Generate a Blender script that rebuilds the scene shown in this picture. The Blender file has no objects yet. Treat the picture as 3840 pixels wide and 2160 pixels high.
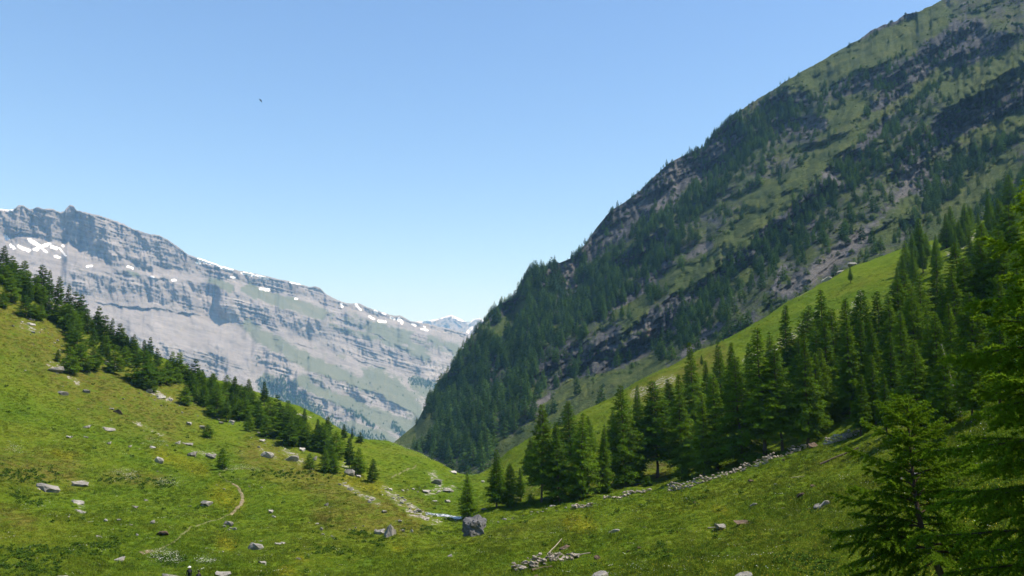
import bpy, bmesh, math, random
import numpy as np
from mathutils import Vector

SC = bpy.context.scene
COL = SC.collection
R = math.radians
# ------------------------------------------------------------------ camera
F, CX, CY = 3000.0, 1920.0, 1080.0            # focal length and centre of a 3840 x 2160 frame
PITCH = math.atan(320.0 / F)
cam_d = bpy.data.cameras.new('camera'); cam = bpy.data.objects.new('camera', cam_d); COL.objects.link(cam)
cam_d.sensor_width = 36.0; cam_d.lens = 36.0 * F / 3840.0
cam_d.clip_start = 0.1; cam_d.clip_end = 90000.0
cam.location = (0, 0, 0); cam.rotation_euler = (R(90) + PITCH, 0, 0)
SC.camera = cam
# ------------------------------------------------------------------ light
SUN_AZ, SUN_EL = R(92), R(62)                 # azimuth clockwise from the view direction (+Y)
to_sun = Vector((math.sin(SUN_AZ) * math.cos(SUN_EL), math.cos(SUN_AZ) * math.cos(SUN_EL), math.sin(SUN_EL)))
world = bpy.data.worlds.new('World'); SC.world = world; world.use_nodes = True
wn = world.node_tree.nodes; wl = world.node_tree.links
sky = wn.new('ShaderNodeTexSky'); sky.sky_type = 'NISHITA'; sky.sun_disc = False
sky.sun_elevation = SUN_EL; sky.sun_rotation = SUN_AZ
sky.altitude = 1500; sky.air_density = 1.0; sky.dust_density = 0.0; sky.ozone_density = 3.0
bg = wn['Background']; bg.inputs['Strength'].default_value = 0.105
wmx = wn.new('ShaderNodeMix'); wmx.data_type = 'RGBA'; wmx.blend_type = 'MULTIPLY'; wmx.inputs[0].default_value = 1.0
wmx.inputs[7].default_value = (0.96, 1.02, 1.20, 1)      # white balance of the photograph
wl.new(sky.outputs[0], wmx.inputs[6]); wl.new(wmx.outputs[2], bg.inputs['Color'])
sun_d = bpy.data.lights.new('sun', 'SUN'); sun_d.energy = 4.2; sun_d.angle = R(0.5); sun_d.color = (1.0, 0.95, 0.86)
sun = bpy.data.objects.new('sun', sun_d); COL.objects.link(sun)
sun.rotation_euler = to_sun.to_track_quat('Z', 'Y').to_euler()
SC.view_settings.view_transform = 'Standard'; SC.view_settings.look = 'None'
SC.view_settings.gamma = 1.0; SC.view_settings.exposure = 0.8
SC.cycles.max_bounces = 6; SC.cycles.transparent_max_bounces = 8
SC.cycles.volume_bounces = 1
HAZE_DENSITY = 0.000078

# ------------------------------------------------------------------ helpers: picture geometry
sP, cP = math.sin(PITCH), math.cos(PITCH)
def pol(px, py):
    """pixel -> azimuth, tangent of elevation"""
    px = np.asarray(px, float); py = np.asarray(py, float)
    xc = (px - CX) / F; yc = -(py - CY) / F
    x = xc; y = cP - yc * sP; z = sP + yc * cP
    return np.arctan2(x, y), z / np.hypot(x, y)
def proj(az, te):
    x = np.sin(az); y = np.cos(az); z = te
    f = y * cP + z * sP; u = -y * sP + z * cP
    f = np.maximum(f, 1e-3)
    return CX + F * x / f, CY - F * u / f
def PT(px, py, d):
    az, te = pol(px, py)
    return Vector((float(np.sin(az) * d), float(np.cos(az) * d), float(te * d)))

# ------------------------------------------------------------------ helpers: noise
_rs = np.random.RandomState(7)
_perm = np.concatenate([_rs.permutation(256)] * 3)
_ga = _rs.rand(256) * 2 * np.pi; _gx = np.cos(_ga); _gy = np.sin(_ga)
def pn(x, y):
    xi = np.floor(x).astype(np.int64); yi = np.floor(y).astype(np.int64)
    xf = x - xi; yf = y - yi; xi &= 255; yi &= 255
    u = xf * xf * xf * (xf * (xf * 6 - 15) + 10); v = yf * yf * yf * (yf * (yf * 6 - 15) + 10)
    def g(ix, iy, fx, fy):
        h = _perm[_perm[ix & 255] + (iy & 255)]
        return _gx[h] * fx + _gy[h] * fy
    a = g(xi, yi, xf, yf); b = g(xi + 1, yi, xf - 1, yf)
    c = g(xi, yi + 1, xf, yf - 1); d = g(xi + 1, yi + 1, xf - 1, yf - 1)
    return 1.5 * ((a + (b - a) * u) + ((c + (d - c) * u) - (a + (b - a) * u)) * v)
def fbm(x, y, o=4, s=0.0, g=0.5):
    t = np.zeros(np.broadcast(x, y).shape); a = 1.0; n = 0
    for i in range(o):
        k = 2.03 ** i
        t = t + a * pn(x * k + 13.7 * i + s, y * k + 7.3 * i + s * 1.7); n += a; a *= g
    return t / n * 1.3
def ridged(x, y, o=3, s=0.0):
    t = np.zeros(np.broadcast(x, y).shape); a = 1.0; n = 0
    for i in range(o):
        k = 2.07 ** i
        t = t + a * (1 - 2 * np.abs(pn(x * k + 5.1 * i + s, y * k + 9.2 * i + s * 1.3))); n += a; a *= 0.5
    return t / n
def sstep(a, b, x):
    t = np.clip((x - a) / (b - a), 0, 1); return t * t * (3 - 2 * t)
def seg_dist(PX, PY, pts):
    best = np.full(np.shape(PX), 1e9)
    for (x0, y0), (x1, y1) in zip(pts[:-1], pts[1:]):
        dx, dy = x1 - x0, y1 - y0; L = dx * dx + dy * dy + 1e-9
        t = np.clip(((PX - x0) * dx + (PY - y0) * dy) / L, 0, 1)
        best = np.minimum(best, np.hypot(PX - x0 - t * dx, PY - y0 - t * dy))
    return best
def strokes(PX, PY, lst, soft=0.45, warp=None):
    m = np.zeros(np.shape(PX))
    for pts, hw in lst:
        if len(pts) == 1: pts = [pts[0], (pts[0][0] + 0.1, pts[0][1])]
        d = seg_dist(PX, PY, pts)
        if warp is not None: d = d + warp * hw
        m = np.maximum(m, 1 - sstep(hw * (1 - soft), hw * (1 + soft), d))
    return m

# ------------------------------------------------------------------ helpers: objects
def tag(o, label=None, cat=None, group=None, kind=None):
    if label: o['label'] = label
    if cat: o['category'] = cat
    if group: o['group'] = group
    if kind: o['kind'] = kind
    return o
def link(name, data, parent=None):
    o = bpy.data.objects.new(name, data); COL.objects.link(o)
    if parent: o.parent = parent
    return o
def empty(name, loc, rz=0):
    o = bpy.data.objects.new(name, None); COL.objects.link(o)
    o.location = loc; o.rotation_euler = (0, 0, rz); o.empty_display_size = 0.3
    return o
def np_mesh(name, V, faces, mat, smooth=True):
    """faces: (n,3) or (n,4) int array"""
    V = np.asarray(V, np.float32); faces = np.asarray(faces, np.int32)
    me = bpy.data.meshes.new(name); k = faces.shape[1]; n = faces.shape[0]
    me.vertices.add(len(V)); me.vertices.foreach_set('co', V.ravel())
    me.loops.add(n * k); me.loops.foreach_set('vertex_index', faces.ravel())
    me.polygons.add(n); me.polygons.foreach_set('loop_start', np.arange(0, n * k, k, dtype=np.int32))
    me.polygons.foreach_set('loop_total', np.full(n, k, np.int32))
    me.polygons.foreach_set('use_smooth', np.full(n, smooth, bool))
    me.update(calc_edges=True); me.validate()
    if mat: me.materials.append(mat)
    return me
def vattr(me, name, val):
    a = me.attributes.new(name, 'FLOAT', 'POINT'); a.data.foreach_set('value', np.asarray(val, np.float32).ravel())
def grid_faces(nr, nc):
    i = np.arange(nr - 1)[:, None] * nc + np.arange(nc - 1)[None, :]
    return np.stack([i, i + 1, i + nc + 1, i + nc], -1).reshape(-1, 4)

# ------------------------------------------------------------------ helpers: nodes
class NT:
    def __init__(s, name):
        s.m = bpy.data.materials.new(name); s.m.use_nodes = True
        s.t = s.m.node_tree; s.t.nodes.clear()
        s.out = s.t.nodes.new('ShaderNodeOutputMaterial')
    def n(s, kind, **kw):
        nd = s.t.nodes.new(kind)
        for k, v in kw.items(): setattr(nd, k, v)
        return nd
    def put(s, sock, v):
        if isinstance(v, bpy.types.NodeSocket): s.t.links.new(v, sock)
        elif isinstance(v, (tuple, list)) and len(v) == 3 and sock.type == 'RGBA': sock.default_value = (*v, 1)
        else: sock.default_value = v
    def pos(s): return s.n('ShaderNodeNewGeometry').outputs['Position']
    def noise(s, vec, scale, detail=4, rough=0.55, dist=0.0):
        nd = s.n('ShaderNodeTexNoise'); s.put(nd.inputs['Vector'], vec)
        nd.inputs['Scale'].default_value = scale; nd.inputs['Detail'].default_value = detail
        nd.inputs['Roughness'].default_value = rough; nd.inputs['Distortion'].default_value = dist
        return nd.outputs['Fac']
    def ramp(s, fac, stops):
        nd = s.n('ShaderNodeValToRGB'); s.put(nd.inputs[0], fac)
        e = nd.color_ramp.elements
        while len(e) < len(stops): e.new(0.5)
        for q, (p, c) in zip(e, stops):
            q.position = p; q.color = (*c, 1) if len(c) == 3 else c
        return nd.outputs[0]
    def range(s, v, a, b, c=0.0, d=1.0):
        nd = s.n('ShaderNodeMapRange'); s.put(nd.inputs['Value'], v)
        for k, q in (('From Min', a), ('From Max', b), ('To Min', c), ('To Max', d)): s.put(nd.inputs[k], q)
        return nd.outputs[0]
    def mix(s, f, a, b, mode='MIX'):
        nd = s.n('ShaderNodeMix', data_type='RGBA', blend_type=mode)
        s.put(nd.inputs[0], f); s.put(nd.inputs[6], a); s.put(nd.inputs[7], b); return nd.outputs[2]
    def math(s, op, a, b=0.0):
        nd = s.n('ShaderNodeMath', operation=op); s.put(nd.inputs[0], a); s.put(nd.inputs[1], b); return nd.outputs[0]
    def attr(s, name, typ='GEOMETRY'):
        return s.n('ShaderNodeAttribute', attribute_name=name, attribute_type=typ)
    def scalev(s, vec, sc):
        nd = s.n('ShaderNodeMapping'); s.put(nd.inputs['Vector'], vec); nd.inputs['Scale'].default_value = sc; return nd.outputs[0]
    def bump(s, h, strength, dist):
        nd = s.n('ShaderNodeBump'); nd.inputs['Strength'].default_value = strength
        nd.inputs['Distance'].default_value = dist; s.put(nd.inputs['Height'], h); return nd.outputs[0]
    def principled(s, col, rough=0.9, spec=0.2, normal=None):
        p = s.n('ShaderNodeBsdfPrincipled'); s.put(p.inputs['Base Color'], col); s.put(p.inputs['Roughness'], rough)
        p.inputs['Specular IOR Level'].default_value = spec
        if normal: s.put(p.inputs['Normal'], normal)
        return p.outputs[0]
    def end(s, sh): s.t.links.new(sh, s.out.inputs['Surface']); return s.m

# ================================================================== MATERIALS
def grass_colour(t, dry, yel):
    p = t.pos()
    n1 = t.noise(p, 0.03, 6, 0.62); n2 = t.noise(p, 0.5, 5, 0.65); n3 = t.noise(p, 2.6, 3, 0.6)
    f = t.math('ADD', t.math('MULTIPLY', n1, 0.6), t.math('ADD', t.math('MULTIPLY', n2, 0.38), t.math('MULTIPLY', n3, 0.38)))
    c = t.ramp(f, [(0.48, (0.048, 0.092, 0.008)), (0.60, (0.072, 0.122, 0.010)), (0.72, (0.098, 0.138, 0.012)), (0.88, (0.128, 0.148, 0.018))])
    d2 = t.math('MULTIPLY', dry, t.range(n2, 0.30, 0.62))
    c = t.mix(d2, c, (0.125, 0.105, 0.026))
    c = t.mix(t.math('MULTIPLY', yel, t.range(n3, 0.35, 0.60)), c, (0.20, 0.175, 0.012))
    return c, n2, n3
def mat_ground():
    t = NT('meadow')
    c, n2, n3 = grass_colour(t, t.attr('dry').outputs['Fac'], t.attr('yel').outputs['Fac'])
    p = t.pos()
    n4 = t.noise(p, 2.4, 6, 0.7); n5 = t.noise(p, 0.55, 4, 0.6)
    rock = t.ramp(n4, [(0.3, (0.14, 0.125, 0.11)), (0.5, (0.27, 0.25, 0.225)), (0.7, (0.42, 0.39, 0.355))])
    rm = t.math('ADD', t.math('MULTIPLY', t.attr('rock').outputs['Fac'], 0.68), t.math('ADD', t.math('SUBTRACT', t.math('MULTIPLY', n5, 1.6), 1.15), t.math('SUBTRACT', n4, 0.5)))
    c = t.mix(t.range(rm, 0.35, 0.50), c, rock)
    soil = t.ramp(n4, [(0.3, (0.05, 0.04, 0.022)), (0.7, (0.12, 0.095, 0.05))])
    c = t.mix(t.range(t.math('ADD', t.attr('soil').outputs['Fac'], t.math('SUBTRACT', n5, 0.6)), 0.3, 0.6), c, soil)
    h = t.math('ADD', t.math('MULTIPLY', n2, 1.0), t.math('MULTIPLY', n4, 0.35))
    return t.end(t.principled(c, 1.0, 0.0, t.bump(h, 0.8, 0.5)))
def mat_grass():
    t = NT('grass_blades')
    a = t.attr('tint', 'INSTANCER')
    sep = t.n('ShaderNodeSeparateXYZ'); t.put(sep.inputs[0], a.outputs['Vector'])
    c, n2, n3 = grass_colour(t, sep.outputs[0], sep.outputs[1])
    hsv = t.n('ShaderNodeHueSaturation'); t.put(hsv.inputs['Color'], c)
    t.put(hsv.inputs['Value'], t.range(sep.outputs[2], 0, 1, 0.85, 1.65)); hsv.inputs['Saturation'].default_value = 1.0
    nm = t.n('ShaderNodeVectorMath', operation='ADD'); t.put(nm.inputs[0], t.n('ShaderNodeNewGeometry').outputs['Normal']); nm.inputs[1].default_value = (0, 0, 1.6)
    nn = t.n('ShaderNodeVectorMath', operation='NORMALIZE'); t.put(nn.inputs[0], nm.outputs[0])
    d = t.n('ShaderNodeBsdfDiffuse'); t.put(d.inputs['Color'], hsv.outputs[0]); t.put(d.inputs['Normal'], nn.outputs[0])
    tr = t.n('ShaderNodeBsdfTranslucent'); t.put(tr.inputs['Color'], hsv.outputs[0])
    m = t.n('ShaderNodeMixShader'); m.inputs[0].default_value = 0.25
    t.put(m.inputs[1], d.outputs[0]); t.put(m.inputs[2], tr.outputs[0])
    return t.end(m.outputs[0])
def mat_needles(name, dark, lite, trans=0.35, outward=0.0):
    t = NT(name)
    rnd = t.n('ShaderNodeObjectInfo').outputs['Random']
    n = t.noise(t.pos(), 0.7, 3, 0.6)
    f = t.math('ADD', t.math('MULTIPLY', rnd, 0.7), t.math('MULTIPLY', t.math('SUBTRACT', n, 0.35), 0.9))
    c = t.ramp(f, [(0.05, dark), (0.95, lite)])
    d = t.n('ShaderNodeBsdfDiffuse'); t.put(d.inputs['Color'], c)
    tr = t.n('ShaderNodeBsdfTranslucent'); t.put(tr.inputs['Color'], c)
    if outward:
        ob = t.n('ShaderNodeVectorMath', operation='MULTIPLY'); t.put(ob.inputs[0], t.n('ShaderNodeTexCoord').outputs['Object']); ob.inputs[1].default_value = (1, 1, 0)
        no = t.n('ShaderNodeVectorMath', operation='NORMALIZE'); t.put(no.inputs[0], ob.outputs[0])
        up = t.n('ShaderNodeVectorMath', operation='ADD'); t.put(up.inputs[0], no.outputs[0]); up.inputs[1].default_value = (0, 0, 0.45)
        vt = t.n('ShaderNodeVectorTransform', vector_type='NORMAL', convert_from='OBJECT', convert_to='WORLD'); t.put(vt.inputs[0], up.outputs[0])
        sc = t.n('ShaderNodeVectorMath', operation='SCALE'); t.put(sc.inputs[0], vt.outputs[0]); sc.inputs['Scale'].default_value = outward
        ad = t.n('ShaderNodeVectorMath', operation='ADD'); t.put(ad.inputs[0], sc.outputs[0]); t.put(ad.inputs[1], t.n('ShaderNodeNewGeometry').outputs['Normal'])
        nz = t.n('ShaderNodeVectorMath', operation='NORMALIZE'); t.put(nz.inputs[0], ad.outputs[0]); t.put(d.inputs['Normal'], nz.outputs[0])
    m = t.n('ShaderNodeMixShader'); m.inputs[0].default_value = trans
    t.put(m.inputs[1], d.outputs[0]); t.put(m.inputs[2], tr.outputs[0])
    return t.end(m.outputs[0])
def mat_bark(name, a, b):
    t = NT(name); p = t.n('ShaderNodeTexCoord').outputs['Object']
    n = t.noise(t.scalev(p, (6, 6, 1.5)), 3.0, 5, 0.7)
    return t.end(t.principled(t.ramp(n, [(0.3, a), (0.7, b)]), 0.95, 0.1, t.bump(n, 0.8, 0.05)))
def mat_rock(name, a, b, c, lichen=0.25, sc=1.6):
    t = NT(name)
    p = t.n('ShaderNodeTexCoord').outputs['Object']; rnd = t.n('ShaderNodeObjectInfo').outputs['Random']
    off = t.n('ShaderNodeVectorMath', operation='ADD'); t.put(off.inputs[0], p)
    cmb = t.n('ShaderNodeCombineXYZ')
    for k in range(3): t.put(cmb.inputs[k], t.math('MULTIPLY', rnd, 37.0 + 11 * k))
    t.put(off.inputs[1], cmb.outputs[0]); v = off.outputs[0]
    n = t.noise(v, sc, 6, 0.68, 0.4); n2 = t.noise(v, sc * 4.0, 5, 0.7)
    f = t.math('ADD', t.math('MULTIPLY', n, 0.8), t.math('MULTIPLY', rnd, 0.2))
    col = t.ramp(f, [(0.32, a), (0.52, b), (0.72, c)])
    col = t.mix(t.math('MULTIPLY', t.range(n2, 0.55, 0.68), lichen), col, (0.11, 0.115, 0.05))
    h = t.math('ADD', t.math('MULTIPLY', n, 1.0), t.math('MULTIPLY', n2, 0.4))
    return t.end(t.principled(col, 0.92, 0.2, t.bump(h, 0.9, 0.25)))
def mat_mountain(name, rock, grass, scree, snow=None, nscale=0.02, bdist=6.0, strata=None, red=None):
    t = NT(name); p = t.pos()
    n1 = t.noise(p, nscale, 6, 0.65, 0.3); n2 = t.noise(p, nscale * 6, 6, 0.7); n3 = t.noise(p, nscale * 25, 3, 0.6)
    if strata == 'layers':
        cb = t.n('ShaderNodeCombineXYZ'); t.put(cb.inputs[0], t.attr('lay').outputs['Fac']); t.put(cb.inputs[1], t.attr('run').outputs['Fac'])
        sp = t.noise(cb.outputs[0], 1.0, 6, 0.7, 0.5)
    else: sp = t.noise(t.scalev(p, strata), 1.0, 5, 0.65, 0.6) if strata else n2
    f = t.math('ADD', t.math('MULTIPLY', n1, 0.3), t.math('ADD', t.math('MULTIPLY', sp, 0.5), t.math('MULTIPLY', n2, 0.2)))
    col = t.ramp(f, [(0.36, rock[0]), (0.5, rock[1]), (0.64, rock[2])])
    if red:
        col = t.mix(t.math('MULTIPLY', t.attr('red').outputs['Fac'], t.range(n2, 0.35, 0.6)), col, red)
    sc = t.ramp(n3, [(0.35, scree[0]), (0.65, scree[1])])
    col = t.mix(t.range(t.math('ADD', t.attr('scree').outputs['Fac'], t.math('SUBTRACT', n2, 0.5)), 0.35, 0.65), col, sc)
    g = t.ramp(t.math('ADD', t.math('MULTIPLY', n1, 0.5), t.math('MULTIPLY', n3, 0.5)), [(0.35, grass[0]), (0.5, grass[1]), (0.66, grass[2])])
    gm = t.math('ADD', t.attr('grass').outputs['Fac'], t.math('MULTIPLY', t.math('SUBTRACT', n2, 0.5), 2.0))
    gm = t.math('ADD', gm, t.math('MULTIPLY', t.math('SUBTRACT', n3, 0.5), 0.6))
    col = t.mix(t.range(gm, 0.38, 0.62), col, g)
    if snow:
        sm = t.math('ADD', t.attr('snow').outputs['Fac'], t.math('MULTIPLY', t.math('SUBTRACT', n2, 0.5), 0.5))
        col = t.mix(t.range(sm, 0.45, 0.55), col, snow)
    h = t.math('ADD', t.math('MULTIPLY', n2, 1.0), t.math('ADD', t.math('MULTIPLY', n3, 0.35), t.math('MULTIPLY', sp, 0.8)))
    return t.end(t.principled(col, 0.95, 0.1, t.bump(h, 0.9, bdist)))
def mat_plain(name, col, rough=0.85, var=0.25, sc=8.0):
    t = NT(name); n = t.noise(t.n('ShaderNodeTexCoord').outputs['Object'], sc, 4, 0.6)
    a = tuple(x * (1 - var) for x in col); b = tuple(min(1, x * (1 + var)) for x in col)
    return t.end(t.principled(t.ramp(n, [(0.35, a), (0.65, b)]), rough, 0.2))

M_GROUND = mat_ground(); M_GRASS = mat_grass()
M_LARCH = mat_needles('larch_needles', (0.060, 0.135, 0.010), (0.150, 0.260, 0.016), 0.35, 1.1)
M_PINE = mat_needles('pine_needles', (0.034, 0.080, 0.015), (0.080, 0.150, 0.020), 0.3, 1.0)
M_FAR = mat_needles('mountain_conifer_needles', (0.018, 0.056, 0.015), (0.105, 0.200, 0.030), 0.28, 1.2)
M_BARK = mat_bark('larch_bark', (0.045, 0.034, 0.026), (0.13, 0.10, 0.078))
M_ROCK = mat_rock('grey_limestone', (0.15, 0.142, 0.128), (0.27, 0.255, 0.23), (0.43, 0.41, 0.375))
M_PALE = mat_rock('pale_limestone', (0.20, 0.19, 0.17), (0.34, 0.325, 0.295), (0.50, 0.48, 0.44), 0.25)
M_BROWN = mat_rock('brown_rock', (0.055, 0.038, 0.028), (0.12, 0.085, 0.06), (0.20, 0.15, 0.11), 0.2)
M_WALLST = mat_rock('wall_stone', (0.22, 0.19, 0.15), (0.41, 0.365, 0.31), (0.62, 0.56, 0.49), 0.15, 2.5)
M_DARKBLD = mat_rock('dark_boulder', (0.055, 0.056, 0.062), (0.135, 0.135, 0.14), (0.30, 0.295, 0.285), 0.3, 0.55)

# ================================================================== GROUND SHEET (meadow, left hill, right slope)
GP = []   # picture x, picture y, distance
def col_pts(px, lst):
    for py, d in lst: GP.append((px, py, d))
col_pts(-1000, [(2160, 95), (1700, 165), (1300, 230), (900, 300), (560, 365), (600, 440), (800, 620)])
col_pts(-400, [(2160, 96), (1800, 150), (1500, 215), (1200, 275), (900, 330), (770, 360), (850, 430), (1100, 620)])
col_pts(0, [(2160, 95), (1950, 128), (1700, 185), (1500, 235), (1300, 285), (1100, 330), (1010, 352), (1080, 420), (1300, 600)])
col_pts(300, [(2160, 95), (1950, 130), (1750, 185), (1550, 240), (1380, 285), (1240, 325), (1185, 348), (1250, 410), (1450, 600)])
col_pts(600, [(2160, 95), (2000, 121), (1850, 160), (1700, 210), (1550, 262), (1430, 308), (1350, 345), (1400, 410), (1600, 600)])
col_pts(900, [(2160, 95), (2000, 121), (1900, 145), (1800, 178), (1700, 222), (1600, 268), (1510, 312), (1455, 346), (1500, 410), (1700, 600)])
col_pts(1150, [(2160, 94), (2000, 120), (1900, 146), (1820, 175), (1740, 215), (1660, 262), (1590, 305), (1545, 340), (1600, 410), (1760, 600)])
col_pts(1350, [(2160, 93), (2020, 115), (1930, 140), (1850, 170), (1790, 205), (1720, 248), (1670, 290), (1645, 330), (1690, 400), (1800, 600)])
col_pts(1500, [(2160, 92), (2020, 114), (1950, 136), (1880, 165), (1810, 205), (1740, 250), (1690, 295), (1672, 325), (1720, 390), (1830, 600)])
col_pts(1640, [(2160, 90), (2030, 112), (1955, 140), (1880, 172), (1820, 208), (1770, 250), (1735, 285), (1728, 300), (1790, 360), (1860, 600)])
col_pts(1750, [(2160, 88), (2040, 108), (1960, 136), (1890, 168), (1835, 205), (1800, 245), (1790, 275), (1830, 340), (1870, 600)])
col_pts(1920, [(2160, 84), (2030, 106), (1930, 135), (1880, 155), (1830, 185), (1780, 225), (1730, 262), (1690, 285), (1730, 340), (1800, 600)])
col_pts(2150, [(2160, 80), (2030, 98), (1920, 126), (1880, 140), (1830, 160), (1760, 190), (1680, 230), (1590, 285), (1565, 305), (1630, 370), (1700, 600)])
col_pts(2400, [(2160, 75), (2020, 95), (1900, 120), (1840, 138), (1790, 155), (1700, 185), (1560, 240), (1450, 305), (1432, 325), (1500, 400), (1600, 600)])
col_pts(2600, [(2160, 73), (2000, 93), (1860, 118), (1810, 132), (1740, 154), (1600, 197), (1450, 256), (1345, 325), (1330, 345), (1400, 420), (1500, 600)])
col_pts(2800, [(2160, 69), (2000, 88), (1820, 114), (1745, 133), (1680, 152), (1520, 197), (1360, 262), (1245, 345), (1228, 365), (1280, 440), (1380, 600)])
col_pts(3000, [(2160, 62), (1950, 86), (1780, 111), (1685, 131), (1600, 154), (1420, 206), (1250, 280), (1130, 365), (1112, 388), (1150, 450), (1250, 600)])
col_pts(3200, [(2160, 52), (1950, 74), (1750, 102), (1628, 125), (1520, 151), (1320, 211), (1130, 305), (1020, 385), (1003, 405), (1030, 460), (1120, 620)])
col_pts(3400, [(2160, 41), (1950, 60), (1750, 84), (1600, 110), (1450, 145), (1250, 207), (1060, 310), (950, 395), (932, 420), (960, 480), (1020, 650)])
col_pts(3600, [(2160, 31), (1950, 46), (1750, 66), (1550, 100), (1350, 149), (1150, 217), (990, 310), (895, 385), (872, 420), (890, 500), (940, 680)])
col_pts(3900, [(2200, 20), (1950, 32), (1700, 54), (1450, 92), (1200, 152), (1000, 226), (850, 320), (750, 400), (725, 440), (740, 560), (800, 750)])
col_pts(4500, [(2200, 12), (1900, 24), (1500, 58), (1200, 112), (900, 201), (650, 320), (500, 420), (470, 480), (500, 600), (580, 750)])
GP = np.array(GP, float)
az_, te_ = pol(GP[:, 0], GP[:, 1])
gaz = list(az_); gd = list(GP[:, 2]); gzv = list(te_ * GP[:, 2])
for a in np.linspace(-1.2, 1.2, 9):            # under and near the camera
    k = sstep(0.15, 0.75, a)
    for d, z, z2 in ((0.5, -1.7, -1.7), (5, -2.6, -2.5), (12, -4.2, -3.6), (24, -7.6, -5.6), (40, -12.0, -6.8), (62, -17.0, -6.6)):
        if a > 0.42 and d > 14: continue
        kk = k if d < 20 else sstep(0.1, 0.6, a)
        gaz.append(a); gd.append(d); gzv.append(z * (1 - kk) + z2 * kk)
gaz = np.array(gaz); gd = np.array(gd); gzv = np.array(gzv)
KA = 3.2
def gu(az, d): return np.stack([KA * az, np.log(d + 9.0)], -1)
def _k(r2): return 0.5 * r2 * np.log(r2 + 1e-12)
_P = gu(gaz, gd); _n = len(_P)
_A = np.zeros((_n + 3, _n + 3))
_A[:_n, :_n] = _k(((_P[:, None] - _P[None]) ** 2).sum(-1)) + np.eye(_n) * 4e-5
_A[:_n, _n] = 1; _A[:_n, _n + 1:] = _P; _A[_n, :_n] = 1; _A[_n + 1:, :_n] = _P.T
_w = np.linalg.solve(_A, np.concatenate([gzv, np.zeros(3)]))
def tps(az, d):
    Q = gu(az, d); out = np.empty(len(Q))
    for i in range(0, len(Q), 20000):
        q = Q[i:i + 20000]
        out[i:i + 20000] = _k(((q[:, None] - _P[None]) ** 2).sum(-1)) @ _w[:_n] + _w[_n] + q @ _w[_n + 1:]
    return out
azs = np.concatenate([np.linspace(-math.pi, -1.3, 14)[:-1], np.linspace(-1.3, -0.66, 70)[:-1], np.linspace(-0.66, 0.66, 720),
                      np.linspace(0.66, 1.3, 70)[1:], np.linspace(1.3, math.pi, 14)[1:]])
ds = np.concatenate([np.linspace(0.05, 12, 20)[:-1], np.exp(np.linspace(math.log(12), math.log(60), 90))[:-1],
                     np.exp(np.linspace(math.log(60), math.log(420), 400))[:-1], np.exp(np.linspace(math.log(420), math.log(900), 40))])
AZ, DD = np.meshgrid(azs, ds)
_azc = np.clip(AZ, -1.3, 1.3)
# coarse evaluation then bilinear would smear the brinks: evaluate fully, it is cheap enough
GZ = tps(_azc.ravel(), DD.ravel()).reshape(AZ.shape)
back = sstep(1.2, 2.4, np.abs(AZ)); GZ = GZ * (1 - back) + (-1.7 + 0.12 * DD) * back
GX = np.sin(AZ) * DD; GY = np.cos(AZ) * DD
near = sstep(15, 70, DD)
GZ = GZ + near * (1.2 * fbm(GX / 34, GY / 34, 2, 17.0) + 1.0 * fbm(GX / 17, GY / 17, 3, 1.0) + 0.42 * fbm(GX / 6.5, GY / 6.5, 3, 4.0) + 0.22 * ridged(GX / 3.2, GY / 3.2, 2, 2.0)) \
    + (1 - near) * (0.10 * fbm(GX / 3.0, GY / 3.0, 3, 9.0))
GPX, GPY = proj(AZ, GZ / DD)
def gz_at(x, y):
    """height of the ground mesh at world x, y"""
    x = np.atleast_1d(np.asarray(x, float)); y = np.atleast_1d(np.asarray(y, float))
    a = np.arctan2(x, y); d = np.hypot(x, y)
    i = np.clip(np.searchsorted(azs, a) - 1, 0, len(azs) - 2); j = np.clip(np.searchsorted(ds, d) - 1, 0, len(ds) - 2)
    fa = (a - azs[i]) / (azs[i + 1] - azs[i]); fd = np.clip((d - ds[j]) / (ds[j + 1] - ds[j]), 0, 1)
    return (GZ[j, i] * (1 - fa) + GZ[j, i + 1] * fa) * (1 - fd) + (GZ[j + 1, i] * (1 - fa) + GZ[j + 1, i + 1] * fa) * fd
def hit(px, py, dmin=14.0, dmax=520.0):
    """first point of the ground seen through a pixel"""
    a, te = pol(px, py); a = float(a); te = float(te)
    i = int(np.clip(np.searchsorted(azs, a) - 1, 0, len(azs) - 2)); fa = (a - azs[i]) / (azs[i + 1] - azs[i])
    prof = (GZ[:, i] * (1 - fa) + GZ[:, i + 1] * fa) / ds
    ok = np.where((prof >= te) & (ds > dmin) & (ds < dmax))[0]
    if len(ok) == 0:
        k = int(np.argmax(np.where((ds > dmin) & (ds < dmax), prof, -9))); d = ds[k]
    else:
        k = ok[0]; d = ds[k]
        if k > 0 and prof[k - 1] < te: d = ds[k - 1] + (te - prof[k - 1]) / (prof[k] - prof[k - 1] + 1e-9) * (ds[k] - ds[k - 1])
    x = math.sin(a) * d; y = math.cos(a) * d
    return Vector((x, y, float(gz_at(x, y)[0])))

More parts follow.
